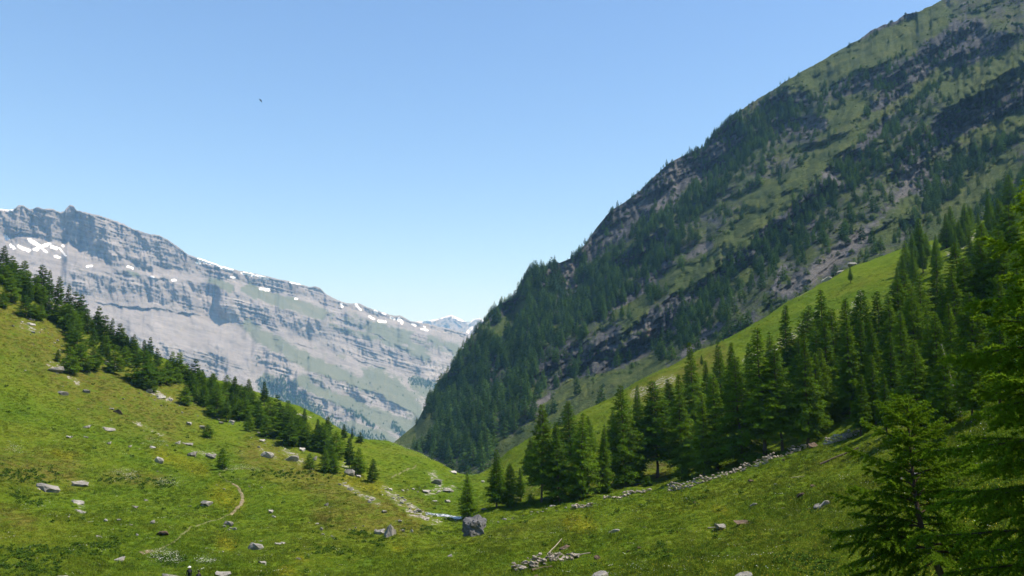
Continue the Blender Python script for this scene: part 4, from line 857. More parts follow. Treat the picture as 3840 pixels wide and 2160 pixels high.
big = block_mesh(901, M_DARKBLD, [((-1, -0.35, -0.05), .46), ((1, -0.4, 0.35), .56), ((-0.30, 0, 1), .40), ((0.2, -1, 0.15), .5), ((0, 1, 0), .45), ((0.55, -0.2, 1), .50), ((0.9, 0.1, -0.5), .55), ((-0.7, -0.6, 0.6), .56), ((0.3, -0.8, 0.7), .55)], 4, 0.17)
put_rock(1778, 2010, 98, 72, 'grey', 'huge dark angular boulder, largest in the valley, below the leftmost larch', mesh=big, yaw=0.1, sink=0.08)
pile = block_mesh(906, M_ROCK, [((-1, -0.3, 0.5), .42), ((0.9, -0.5, 0.3), .42), ((-0.2, -1, 0.3), .4), ((0.5, 0.2, 1), .5), ((-0.5, 0.3, 1), .46), ((0, 1, 0), .4), ((0, 0, -1), .5)])
put_rock(1462, 2010, 56, 55, 'grey', 'pointed grey boulder with cracked sides left of the huge dark boulder', mesh=pile, yaw=0.2)
put_rock(1424, 2004, 50, 26, 'grey_slab', 'low rubble slab leaning on the left side of the pointed grey boulder')
# (px, foot py, w, h, kind, label)
NAMED = [
 (2306, 1997, 47, 22, 'pale', 'pale rounded boulder in the middle of the right meadow'), (2418, 1980, 19, 9, 'pale_slab', 'small pale stone right of the pale rounded boulder in the right meadow'),
 (2706, 1984, 50, 34, 'grey', 'grey rounded boulder with white top in the right meadow'), (2795, 1962, 86, 20, 'brown_slab', 'long low brown rock beside the white-topped boulder'), (2828, 1898, 30, 22, 'grey', 'grey round boulder high in the right meadow under the wall'),
 (2815, 1806, 20, 12, 'brown', 'dark stone just below the long stone wall'), (2242, 2170, 72, 44, 'grey', 'grey layered boulder cut off by the bottom of the frame, right of the ruined heap'), (2784, 2168, 78, 36, 'pale', 'pale boulder cut off by the bottom of the frame, rightmost one'),
 (2243, 2096, 31, 24, 'brown', 'brown block right of the ruined stone heap'), (2356, 2070, 16, 14, 'brown', 'dark brown stub half buried in the right meadow'), (2396, 2056, 18, 9, 'brown', 'small dark stone up the slope from the brown stub'), (2539, 1998, 9, 12, 'brown', 'tiny upright dark stone in the flowery right meadow'),
 (2012, 2165, 22, 16, 'brown', 'brown stone at the bottom edge below the ruined heap'), (2600, 2052, 13, 7, 'pale', 'tiny white stone alone in the flowery right meadow'), (2600, 1888, 26, 13, 'brown', 'dark flat stone in a hollow below the wall'),
 (3048, 1678, 46, 30, 'brown', 'large reddish brown boulder built into the upper stone wall'), (3108, 1668, 22, 16, 'pale', 'pale block in the gap of the upper stone wall'), (2936, 1730, 14, 16, 'brown', 'dark stump-like stone below the upper wall'),
 (2119, 2058, 44, 28, 'brown', 'rounded brown boulder on top of the ruined stone heap'), (2165, 2088, 28, 22, 'grey', 'dark grey block at the right end of the ruined heap'), (3003, 1862, 34, 24, 'brown', 'dark rock in the grass left of the crooked larch'), (3048, 1825, 24, 14, 'brown', 'small dark rock up the slope from the crooked larch'),
 (3062, 1905, 30, 26, 'grey', 'grey rock left half of a pair beside the crooked larch'), (3092, 1900, 44, 38, 'grey', 'mossy dark rock right half of a pair beside the crooked larch'), (2908, 1820, 16, 12, 'grey', 'small grey stone beside a yellow flower tuft'), (2935, 1908, 14, 8, 'grey', 'small flat stone left of the rock pair'),
 (3440, 1785, 44, 34, 'pale', 'pale rock seen through the crown of the crooked larch'), (3375, 1800, 34, 20, 'pale', 'second pale rock behind the crooked larch'),
 (1223, 1896, 20, 18, 'grey', 'grey upright stone on the slope above the valley middle'), (1016, 1922, 22, 18, 'pale', 'white stone beside a dark hollow near the path'), (1027, 1940, 20, 9, 'pale_slab', 'flat white stone just below the white stone by the path'), (1187, 1966, 16, 8, 'pale', 'small white stone, upper left of a stone chain'),
 (1204, 1988, 18, 18, 'grey', 'round grey stone in the middle of a stone chain'), (1213, 2005, 14, 9, 'pale', 'small pale stone below the round grey one'), (1247, 2014, 18, 7, 'pale_slab', 'flat pale stone right of the stone chain'), (1259, 2023, 18, 7, 'pale_slab', 'flat pale stone at the lower end of the stone chain'),
 (1042, 2042, 28, 10, 'pale_slab', 'flat pale stone pair, left one, in the left meadow'), (1060, 2038, 24, 10, 'pale_slab', 'flat pale stone pair, right one, in the left meadow'), (986, 2116, 34, 20, 'grey', 'grey boulder near the bottom edge, left of the middle'), (951, 2060, 66, 38, 'grey', 'broad cracked grey boulder in the lower left meadow'),
 (1441, 1922, 22, 15, 'pale', 'pale boulder at the lower end of the bare rock streak'), (1500, 1958, 17, 12, 'pale', 'pale stone above the pointed grey boulder'), (1543, 1996, 12, 14, 'pale', 'upright pale stone right of the pointed grey boulder'), (1512, 1994, 14, 12, 'pale', 'pale stone beside the pointed grey boulder'),
 (1572, 1920, 24, 20, 'grey', 'grey boulder on the bare rocks by the stream'), (1685, 2088, 22, 14, 'grey', 'dark-sided stone alone in the central meadow'), (1120, 2098, 20, 10, 'pale_slab', 'flat stone beside a yellow flower clump'), (1511, 1842, 14, 11, 'pale', 'white block at the edge of the stream gully'),
 (261, 1640, 24, 9, 'pale', 'pale flat stone on the upper left meadow, left of two'), (410, 1663, 22, 12, 'pale', 'pale stone on the upper left meadow, right of two'), (324, 1641, 20, 6, 'pale_slab', 'thin flat stone between two pale stones on the upper left meadow'), (488, 1675, 16, 10, 'grey', 'small dark-sided stone on the left slope'),
 (570, 1678, 38, 9, 'pale_slab', 'long thin slab lying on the left slope'), (667, 1664, 26, 18, 'grey', 'dark rounded rock at the upper end of a yellow patch'), (703, 1670, 44, 16, 'grey_slab', 'sloping grey slab right of the dark rounded rock'), (723, 1706, 40, 22, 'grey', 'dark-edged layered rock above the winding path'),
 (790, 1716, 50, 24, 'grey_slab', 'tilted pale grey slab beside the bushy small larch'), (592, 1732, 46, 30, 'grey', 'dark craggy rock in the yellow flower patch'), (175, 1836, 96, 26, 'grey_slab', 'wide layered rock outcrop low on the left meadow'), (300, 1822, 60, 22, 'grey_slab', 'sloping outcrop right of the wide layered one'),
 (288, 1886, 56, 18, 'grey_slab', 'broken pale outcrop below the sloping outcrop'), (296, 1920, 60, 12, 'grey_slab', 'thin dark-edged rock ledge low on the left meadow'), (546, 1878, 22, 10, 'grey_slab', 'small slanting slab in the left meadow'), (505, 1904, 28, 11, 'grey_slab', 'dark-topped slab left of the small slanting slab'),
 (395, 1954, 24, 13, 'pale', 'pale stone, left of two side by side in the lower left meadow'), (446, 1953, 18, 11, 'pale', 'pale stone, right of two side by side in the lower left meadow'), (570, 1961, 20, 17, 'grey', 'oval grey stone in the lower left meadow'), (492, 1970, 13, 7, 'pale', 'tiny white stone in the lower left meadow'),
 (367, 2014, 28, 10, 'pale_slab', 'flat pale stone low in the left meadow'), (512, 2008, 17, 11, 'pale_slab', 'tilted flat white stone low in the left meadow'), (608, 2004, 50, 22, 'brown', 'rock ledge over a dark hollow low in the left meadow'), (779, 1892, 46, 26, 'grey', 'layered grey rock inside the bend of the path'),
 (712, 1899, 15, 6, 'pale', 'tiny white stone left of the rock in the path bend'), (757, 1896, 14, 8, 'pale', 'small white stone touching the rock in the path bend'), (851, 1968, 42, 22, 'grey', 'cluster of dark cracked rock under the path'), (842, 1976, 14, 9, 'pale', 'white stone in front of the dark cracked rock under the path'),
 (880, 1987, 20, 16, 'pale', 'white block right of the dark cracked rock under the path'), (867, 1983, 14, 9, 'pale', 'small white stone between two others under the path'), (449, 2099, 44, 16, 'grey', 'smooth grey boulder near the lower left corner'), (238, 2166, 40, 14, 'grey', 'grey stone at the bottom edge in the lower left corner'),
 (640, 2168, 100, 20, 'grey_slab', 'long rubble slab at the bottom edge beside the walker'), (838, 2158, 62, 22, 'grey', 'stony hump at the bottom edge right of the walker'),
 (205, 1390, 60, 26, 'grey', 'grey rock outcrop below the ridge trees, leftmost of the slope'), (238, 1478, 42, 20, 'grey', 'low grey outcrop in the middle of the left slope'), (324, 1472, 26, 18, 'grey', 'small grey outcrop right of the low one on the left slope'), (440, 1548, 36, 22, 'brown', 'dark rock with shaded side on the left slope'),
 (420, 1535, 20, 8, 'grey', 'small dark slab above the dark rock on the left slope'), (560, 1470, 34, 18, 'pale', 'pale rock at the edge of the ridge trees, upper one of a line'), (600, 1490, 44, 16, 'pale_slab', 'pale sloping slab at the edge of the ridge trees, lower one of a line'), (636, 1500, 26, 10, 'pale_slab', 'thin pale slab under the ridge trees at the dip'),
 (710, 1592, 22, 18, 'pale', 'white boulder on the stony slope under the ridge dip'), (760, 1604, 26, 15, 'grey', 'dark-sided boulder right of the white one under the ridge dip'), (865, 1584, 28, 14, 'pale', 'white boulder under the middle of the left tree row'), (829, 1587, 20, 10, 'pale', 'pale stone left of the white boulder under the tree row'),
 (192, 1168, 56, 46, 'pale', 'big pale rock dome among the ridge trees at upper left'), (115, 1218, 34, 12, 'pale_slab', 'pale flat rock on the grass below the big dome'), (328, 1602, 30, 13, 'grey', 'small grey rock on the left meadow, left of a ledge'), (402, 1612, 60, 16, 'grey_slab', 'dark rock ledge on the left meadow'),
 (399, 1368, 26, 22, 'pale', 'pale block between ridge trees'), (425, 1378, 20, 12, 'pale', 'smaller pale block beside the one between ridge trees'), (1122, 1566, 70, 22, 'pale', 'smooth pale rock dome between the left trees and the far wall'), (1314, 1782, 46, 42, 'grey', 'grey outcrop at the foot of the last left trees'),
 (1345, 1790, 24, 16, 'pale', 'pale stone at the foot of the outcrop by the last left trees'), (995, 1712, 60, 30, 'grey', 'grey craggy outcrop on the slope below the left trees, left of two'), (1095, 1728, 64, 34, 'grey', 'grey craggy outcrop on the slope below the left trees, right of two'), (1135, 1690, 24, 20, 'pale', 'pale rock in the trees above the craggy outcrop'),
 (1180, 1725, 22, 26, 'grey', 'narrow grey rock under the left trees'), (985, 1655, 26, 14, 'pale', 'pale stones patch above the craggy outcrops'), (1640, 1815, 54, 34, 'grey', 'grey broken outcrop above the stream gully'), (1700, 1775, 36, 18, 'pale', 'pale rock lip where the meadow drops to the stream'),
 (1600, 1845, 36, 14, 'grey', 'grey rubble at the head of the stream gully'), (1680, 1842, 40, 14, 'grey', 'grey rubble on the right of the stream gully'), (1680, 1885, 26, 20, 'pale', 'pale boulder left of the leftmost larch'), (1632, 1880, 22, 8, 'grey', 'dark stone in the stream gully'), (1815, 1912, 24, 14, 'pale', 'white rocks at the foot of the leftmost larch'),
 (1812, 1808, 16, 12, 'pale', 'white rock between the first larches'), (3100, 1050, 46, 26, 'grey', 'big pale rock head on the crest of the grass spur'), (3195, 996, 38, 22, 'grey', 'largest grey rock on the crest of the grass spur'), (3150, 1020, 34, 18, 'grey', 'grey rock on the crest of the spur beside grey scree'), (2070, 1900, 30, 10, 'pale', 'pale stones at the end of the low stone row'),
 (2122, 1905, 10, 7, 'pale', 'small pale stone at the foot of the low stone row')]
for px, py, w, h, kd, lab in NAMED:
    put_rock(px, py, w, h, kd, lab, name='boulder' if (w > 40 and 'slab' not in kd) else 'rock', roll=0.15 if 'slab' in kd and px < 1900 else 0.0)
# small stones strewn about, each one an object
STREWN = [([(1280, 1815), (1345, 1850), (1420, 1892)], 12, 24, 'on the bare rock streak of the middle slope', (6, 17), 'pale_slab'), ([(1430, 1838), (1500, 1872), (1580, 1925), (1650, 1955)], 15, 44, 'on the bare rocky bank of the stream', (6, 20), 'pale'),
          ([(1530, 1835), (1620, 1845), (1720, 1840), (1740, 1800)], 12, 24, 'in the stream gully', (5, 16), 'grey'), ([(500, 1480), (640, 1510), (900, 1590), (1060, 1690)], 38, 40, 'on the slope under the left tree row', (5, 17), 'pale'), ([(60, 1190), (170, 1260), (300, 1400)], 40, 26, 'on the grass below the upper left ridge trees', (5, 15), 'pale'),
          ([(150, 1450), (500, 1620), (800, 1800), (1000, 1900)], 110, 30, 'scattered over the left meadow', (4, 11), 'pale'), ([(200, 1900), (600, 1980), (1000, 2060)], 70, 16, 'scattered over the lower left meadow', (4, 10), 'pale'), ([(1140, 1970), (1560, 2000)], 22, 18, 'round the pointed grey boulder', (4, 11), 'pale'),
          ([(1850, 1960), (2060, 1910)], 8, 20, 'in the low stone row at the meadow edge', (6, 15), 'pale'), ([(3070, 1500), (3200, 1390), (3130, 1420)], 24, 24, 'on the stony clearing inside the larch stand', (5, 14), 'pale'), ([(2380, 1475), (2520, 1420)], 16, 10, 'on the gravelly crest above the stand', (3, 8), 'grey'),
          ([(2900, 1330), (3040, 1190)], 16, 8, 'on the grey scree strip above the stand', (3, 9), 'grey'), ([(2000, 1880), (2500, 1840), (2900, 1700)], 34, 14, 'under the larches behind the wall', (4, 12), 'grey')]
for pts, spread, n, where, (a, b), kd in STREWN:
    P = np.array(pts, float); sl = np.concatenate([[0], np.cumsum(np.hypot(*np.diff(P, axis=0).T))])
    for _ in range(n):
        q = rrng.random() * sl[-1]; x = np.interp(q, sl, P[:, 0]) + rrng.gauss(0, spread * 0.6); y = np.interp(q, sl, P[:, 1]) + rrng.gauss(0, spread * 0.6)
        w = a + (b - a) * rrng.random() ** 2
        put_rock(x, y, w, w * rrng.uniform(0.4, 0.75), kd, 'small %s stone %s' % (kd.split('_')[0], where), 'stones ' + where, name='stone')

# ---- dry stone walls: every stone a part
WST = [rock_mesh(300 + i, M_WALLST, ex, 8, 0.05, 1) for i, ex in enumerate(((1, 0.7, 0.5), (1, 0.8, 0.4), (0.9, 0.8, 0.65), (1, 0.6, 0.35), (0.8, 0.8, 0.6)))]
def stone_wall(pts, hpx, label, nmax, seed, size=0.46, courses=3, depth=1.0, name='stone_wall'):
    rg = random.Random(seed); P = [hit(*p) for p in pts]
    root = empty(name, P[0]); tag(root, label, 'stone wall', 'remains of the dry stone walls in the right meadow')
    segs = [(P[i], P[i + 1]) for i in range(len(P) - 1)]; tot = sum((b - a).length for a, b in segs)
    hm = hpx * P[0].length / F
    per = max(4, int(nmax / (courses * 2)))
    for c in range(courses):
        for k in range(per * 2):
            t = (k + rg.random()) / (per * 2) * tot
            for a, b in segs:
                L = (b - a).length
                if t <= L: break
                t -= L
            f = min(1, t / L); d = (b - a).normalized(); sd = Vector((-d.y, d.x, 0)).normalized()
            fall = 0.45 + 0.65 * float(np.clip(0.5 + 0.9 * pn(np.array([k * 0.11 + seed]), np.array([3.3]))[0], 0, 1))
            if rg.random() > (fall * 1.25 if c == 0 else fall * 0.85): continue
            q = a + (b - a) * f + sd * rg.uniform(-0.5, 0.5) * depth * (1 - 0.22 * c)
            z = float(gz_at(q.x, q.y)[0]) + hm * fall * (c / courses) + rg.uniform(-0.03, 0.06)
            s = size * rg.uniform(0.6, 1.45) * (1.15 - 0.12 * c)
            o = link('stone', rg.choice(WST), root); o.location = Vector((q.x, q.y, z)) - root.location
            o.scale = (s, s * rg.uniform(0.7, 1.0), s * rg.uniform(0.75, 1.15)); o.rotation_euler = (rg.uniform(-0.25, 0.25), rg.uniform(-0.25, 0.25), math.atan2(d.y, d.x) + rg.uniform(-0.6, 0.6))
    return root
stone_wall([(2500, 1845), (2570, 1832), (2640, 1808), (2720, 1785), (2800, 1756), (2880, 1732), (2960, 1702), (3020, 1684)], 32, 'long tumbled dry stone wall climbing the meadow in front of the larches', 290, 1)
stone_wall([(3095, 1668), (3130, 1662), (3180, 1640), (3222, 1620)], 32, 'upper piece of dry stone wall right of the reddish brown boulder', 110, 2, 0.5)
stone_wall([(2265, 1874), (2330, 1862), (2400, 1848), (2442, 1838)], 15, 'low dry stone wall piece left of the long wall', 110, 3, 0.5, 2)
stone_wall([(2140, 1906), (2180, 1903), (2220, 1899)], 18, 'short stone wall stub, leftmost piece above the meadow', 60, 4, 0.55, 3)
stone_wall([(1925, 2138), (1980, 2122), (2050, 2110), (2120, 2098), (2150, 2098)], 38, 'ruined heap of stones from a hut wall at the bottom of the meadow', 190, 5, 0.46, 4, 1.8, 'stone_heap')
# ---- dead wood
M_WOOD = mat_plain('weathered_wood', (0.30, 0.26, 0.20), 0.9, 0.35, 5.0); M_DWOOD = mat_plain('dark_dead_wood', (0.14, 0.105, 0.075), 0.95, 0.35, 5.0)
def log(p0, p1, r, mat, label, lift=(0.1, 0.1), bend=0.0):
    a = hit(*p0); b = hit(*p1); a.z += lift[0]; b.z += lift[1]
    n = 7; pts = [(a.lerp(b, i / (n - 1)) + Vector((0, 0, bend * math.sin(math.pi * i / (n - 1))))) - a for i in range(n)]
    rg = random.Random(len(label)); pts = [p + Vector((rg.gauss(0, r * .3), rg.gauss(0, r * .3), 0)) for p in pts]
    tb = TB(); tb.tris(tube(pts, [r * (1 - 0.45 * i / (n - 1)) for i in range(n)], 7))
    o = link('fallen_log', tb.mesh('fallen_log', mat, True)); o.location = a
    tag(o, label, 'log')
log((2052, 2098), (2108, 2050), 0.07, M_WOOD, 'pale bare pole leaning on the ruined stone heap', (0.5, 0.9))
log((2130, 2098), (2215, 2080), 0.08, M_WOOD, 'pale thin pole lying right of the ruined stone heap', (0.12, 0.2), 0.1)
log((1995, 2142), (2065, 2128), 0.16, M_DWOOD, 'thick grey log lying in front of the ruined stone heap')
log((3075, 1745), (3220, 1688), 0.13, M_DWOOD, 'long dark fallen trunk on the meadow left of the crooked larch', (0.15, 0.3))
log((2970, 1794), (3018, 1788), 0.06, M_WOOD, 'short pale stick in the grass of the right meadow')
log((2654, 1983), (2682, 1981), 0.07, M_WOOD, 'short pale stick left of the white-topped boulder')
# a dead leaning trunk in the stand
a_ = hit(3600, 1500, 20, 200); dl = a_.length
def dead_trunk(px0, py0, px1, py1, d, r, label):
    A = PT(px0, py0, d); B = PT(px1, py1, d + 0.5); A.z = min(A.z, float(gz_at(A.x, A.y)[0]) + 0.1) if A.z < gz_at(A.x, A.y)[0] + 3 else A.z
    A.z = float(gz_at(A.x, A.y)[0]) - 0.2
    tb = TB(); n = 8; tb.tris(tube([A.lerp(B, i / (n - 1)) - A for i in range(n)], [r * (1 - 0.6 * i / (n - 1)) for i in range(n)], 7))
    o = link('dead_trunk', tb.mesh('dead_trunk', M_WOOD, True)); o.location = A; tag(o, label, 'dead tree')
dead_trunk(3602, 1490, 3530, 1290, 96, 0.17, 'bare pale leaning trunk among the larches on the right')

# ---- footpath and stream
def ribbon(name, pts, width, mat, lift, kind, step=0.6):
    P = [hit(*p) for p in pts]; C = []
    for i in range(len(P) - 1):
        L = (P[i + 1] - P[i]).length; m = max(2, int(L / step))
        p0 = P[max(0, i - 1)]; p3 = P[min(len(P) - 1, i + 2)]
        for k in range(m):
            t = k / m; a, b, c, d = p0, P[i], P[i + 1], p3
            C.append(0.5 * ((2 * b) + (c - a) * t + (2 * a - 5 * b + 4 * c - d) * t * t + (3 * b - a - 3 * c + d) * t ** 3))
    C = np.array([c[:] for c in C]); T = np.gradient(C, axis=0); S = np.stack([-T[:, 1], T[:, 0]], 1); S /= np.linalg.norm(S, axis=1)[:, None] + 1e-9
    wv = width * (0.8 + 0.5 * fbm(np.arange(len(C)) / 6.0, np.zeros(len(C)), 3, 6.0)); nc = 5; rows = []
    for j in range(nc):
        f = (j / (nc - 1) - 0.5); x = C[:, 0] + S[:, 0] * f * wv; y = C[:, 1] + S[:, 1] * f * wv
        z = gz_at(x, y) + lift - (0.5 * lift + 0.10 if j in (0, nc - 1) else 0); rows.append(np.stack([x, y, z], 1))
    V = np.stack(rows, 1); me = np_mesh(name, V.reshape(-1, 3), grid_faces(len(C), nc), mat)
    tag(link(name, me), kind=kind)
M_PATH = mat_plain('trodden_earth', (0.20, 0.165, 0.095), 0.95, 0.3, 1.2)
M_PATHG = mat_plain('worn_grass', (0.125, 0.135, 0.045), 0.95, 0.3, 1.0)
ribbon('path', [(872, 1815), (895, 1830), (906, 1852), (909, 1875), (900, 1898), (880, 1918), (855, 1932)], 0.95, M_PATH, 0.10, 'structure')
ribbon('path', [(855, 1932), (800, 1953), (740, 1972), (690, 2000), (655, 2030), (610, 2055), (560, 2068)], 0.5, M_PATHG, 0.09, 'structure')
ribbon('path', [(525, 2075), (555, 2068), (590, 2062)], 1.5, M_PATH, 0.08, 'structure')
ribbon('path', [(872, 1815), (845, 1798), (818, 1779)], 0.45, M_PATHG, 0.09, 'structure')
ribbon('path', [(818, 1779), (850, 1762), (900, 1756), (960, 1760)], 0.45, M_PATHG, 0.09, 'structure')
ribbon('path', [(1468, 1794), (1500, 1775), (1530, 1758), (1562, 1742)], 0.8, M_PATHG, 0.12, 'structure')
def mat_water():
    t = NT('stream_water'); n = t.noise(t.pos(), 2.0, 4, 0.7)
    col = t.ramp(n, [(0.45, (0.10, 0.12, 0.12)), (0.62, (0.62, 0.64, 0.64))])
    p = t.principled(col, 0.25, 0.5, t.bump(n, 0.5, 0.1)); return t.end(p)
M_WATER = mat_water()
ribbon('stream', [(1600, 1925), (1650, 1932), (1690, 1938), (1730, 1948)], 2.2, M_WATER, 0.12, 'structure')

# ================================================================== GRASS, FLOWERS, HERBS
def blades(seed, n, hgt, spread, w, flat=0.5):
    rs = np.random.RandomState(seed); a = rs.rand(n) * 6.28; r = spread * np.sqrt(rs.rand(n))
    B = np.stack([np.cos(a) * r, np.sin(a) * r, np.full(n, -0.04)], 1); b = rs.rand(n) * 6.28
    d = np.stack([np.cos(b) * flat * rs.rand(n), np.sin(b) * flat * rs.rand(n), 0.6 + 0.5 * rs.rand(n)], 1) * hgt * (0.5 + 0.7 * rs.rand(n, 1))
    c = rs.rand(n) * 6.28; s = np.stack([np.cos(c), np.sin(c), 0 * c], 1) * w * (0.6 + 0.8 * rs.rand(n, 1)) * 0.5
    T = np.stack([B - s, B + s, B + d], 1); return T.reshape(-1, 3), np.arange(3 * n).reshape(-1, 3)
gp = hidden_protos('grass_tuft', [np_mesh('grass_tuft', *blades(400 + i, 34, 0.30, 0.36, 0.055), M_GRASS, False) for i in range(5)])
gr = np.random.RandomState(77)
vis = (GPX > -150) & (GPX < 4000) & (GPY > 900) & (GPY < 2300) & (DD > 14) & (DD < 370)
cell = np.abs(np.gradient(GPX, axis=1) * np.gradient(GPY, axis=0)); cell = np.minimum(cell, 60)
pr = (vis * (cell + 1.0) * (rockm < 0.4)).ravel()
pr /= pr.sum(); NG = 150000
sel = gr.choice(pr.size, NG, p=pr)
ga = AZ.ravel()[sel] + gr.randn(NG) * 0.0012; gdist = DD.ravel()[sel] * (1 + gr.randn(NG) * 0.004)
gx = np.sin(ga) * gdist; gy = np.cos(ga) * gdist; gzz = gz_at(gx, gy)
sc = np.interp(gdist, [14, 40, 100, 200, 370], [0.55, 0.8, 1.0, 1.35, 1.7]) * (0.7 + 0.6 * gr.rand(NG)); zs = np.interp(gdist, [14, 60, 150, 370], [0.7, 0.8, 0.62, 0.5]) * (0.5 + 0.8 * gr.rand(NG) ** 2)
lush = np.clip(fbm(gx / 9, gy / 9, 3, 141.0) + 0.5, 0, 1); zs *= 0.6 + 0.8 * lush
tint = np.stack([drym.ravel()[sel], yelm.ravel()[sel], np.clip(0.5 + 0.25 * gr.randn(NG) - 0.25 * (lush - 0.5), 0, 1)], 1)
go_ = scatter('meadow_grass', np.stack([gx, gy, gzz], 1), np.stack([sc, sc, sc * zs], 1), np.stack([0.15 * gr.randn(NG), 0.15 * gr.randn(NG), gr.rand(NG) * 6.28], 1), gp, 5, tint)
tag(go_, 'short alpine meadow grass over the valley floor and slopes', 'grass', kind='stuff')
# yellow and white flowers
def flower(seed, n, r, col):
    rs = np.random.RandomState(seed); T = []
    for _ in range(n):
        c = np.array([rs.randn() * 0.25, rs.randn() * 0.25, 0.22 + 0.12 * rs.rand()]); up = unit(rs.randn(3) * 0.5 + np.array([0, 0, 1.0])); u = unit(np.cross(up, rs.randn(3))); v = np.cross(up, u)
        P = [c + r * (math.cos(k * 1.2566) * u + math.sin(k * 1.2566) * v) for k in range(5)]
        for k in range(5): T.append([c + up * r * 0.3, P[k], P[(k + 1) % 5]])
    T = np.array(T).reshape(-1, 3); return np_mesh('flowers', T, np.arange(len(T)).reshape(-1, 3), col, False)
M_YEL = mat_plain('yellow_petals', (0.62, 0.50, 0.03), 0.8, 0.15); M_WHT = mat_plain('white_petals', (0.62, 0.62, 0.52), 0.8, 0.1)
def sow(name, weight, n, protos, size, label, seed):
    rs = np.random.RandomState(seed); q = (vis * weight * (cell + 1.0)).ravel(); q /= q.sum(); s_ = rs.choice(q.size, n, p=q)
    a = AZ.ravel()[s_] + rs.randn(n) * 0.0012; d = DD.ravel()[s_] * (1 + rs.randn(n) * 0.004); x = np.sin(a) * d; y = np.cos(a) * d
    k = size * np.interp(d, [15, 60, 200], [0.8, 1.0, 1.5]) * (0.7 + 0.6 * rs.rand(n))
    o = scatter(name, np.stack([x, y, gz_at(x, y)], 1), np.stack([k, k, k], 1), np.stack([0 * a, 0 * a, rs.rand(n) * 6.28], 1), protos, len(protos.objects)); tag(o, label, 'flowers', kind='stuff')
fy = hidden_protos('yellow_flower', [flower(500 + i, 4, 0.016, M_YEL) for i in range(3)]); fw = hidden_protos('white_flower', [flower(520 + i, 6, 0.025, M_WHT) for i in range(2)])
right = sstep(1900, 2700, GPX) * sstep(1700, 1900, GPY)
sow('yellow_flowers', 0.02 + right * (0.5 + 0.8 * np.clip(fbm(GX / 7, GY / 7, 3, 151.0), 0, 1)) + 2.2 * yelm, 4200, fy, 1.0, 'tiny yellow flowers dotting the meadow', 5)
wht = strokes(GPX, GPY, [([(440, 1780), (500, 1790)], 14), ([(600, 1815), (660, 1815)], 14), ([(590, 2085), (660, 2095)], 16), ([(860, 1760), (960, 1765)], 8), ([(560, 1660), (600, 1670)], 12), ([(1480, 1670), (1650, 1725)], 10), ([(760, 2110), (800, 2120)], 10), ([(40, 1680), (60, 1690)], 12), ([(1580, 1700), (1700, 1740)], 6)], 0.8, wz)
sow('white_flowers', wht + 0.01, 1200, fw, 1.2, 'drifts of small white flowers in the left meadow', 6)
# dark leafy herbs
M_HERB = mat_needles('herb_leaves', (0.045, 0.095, 0.012), (0.085, 0.145, 0.018), 0.35)
def herb(seed, n):
    rs = np.random.RandomState(seed); a = rs.rand(n) * 6.28; r = 0.42 * np.sqrt(rs.rand(n)); B = np.stack([np.cos(a) * r, np.sin(a) * r, 0.05 + 0.38 * rs.rand(n)], 1)
    d = unit(rs.randn(n, 3) * [1, 1, 0.4]) * 0.2; s = unit(np.cross(d, rs.randn(n, 3))) * 0.075
    T = np.stack([B - d, B + s, B + d, B - d, B + d, B - s], 1); return np_mesh('herbs', T.reshape(-1, 3), np.arange(6 * n).reshape(-1, 3), M_HERB, False)
hb = hidden_protos('herb_clump', [herb(600 + i, 30) for i in range(3)])
hw = strokes(GPX, GPY, [([(0, 2080), (260, 2070), (420, 2050)], 22), ([(590, 2090), (680, 2110)], 18), ([(0, 1790), (200, 1790)], 22), ([(380, 1795), (640, 1815)], 14), ([(1320, 2005), (1420, 2040)], 18), ([(1180, 2060), (1320, 2070)], 14), ([(0, 2140), (200, 2130)], 24), ([(960, 1770), (1280, 1790)], 14), ([(1590, 1985), (1640, 1995)], 12), ([(60, 1860), (140, 1880)], 16),
    ([(2700, 1760), (2740, 1750)], 10), ([(2060, 1900), (2200, 1870)], 12), ([(2290, 1920), (2320, 1930)], 8), ([(2480, 2050), (2500, 2080)], 8), ([(2950, 2100), (3100, 2130)], 26), ([(2400, 2080), (2440, 2090)], 8), ([(880, 1560), (1000, 1640)], 12), ([(2560, 1880), (2640, 1880)], 10)], 0.9, wz) + 0.015
sow('meadow_herbs', hw, 1300, hb, 0.6, 'patches of dark leafy herbs in the meadow', 8)
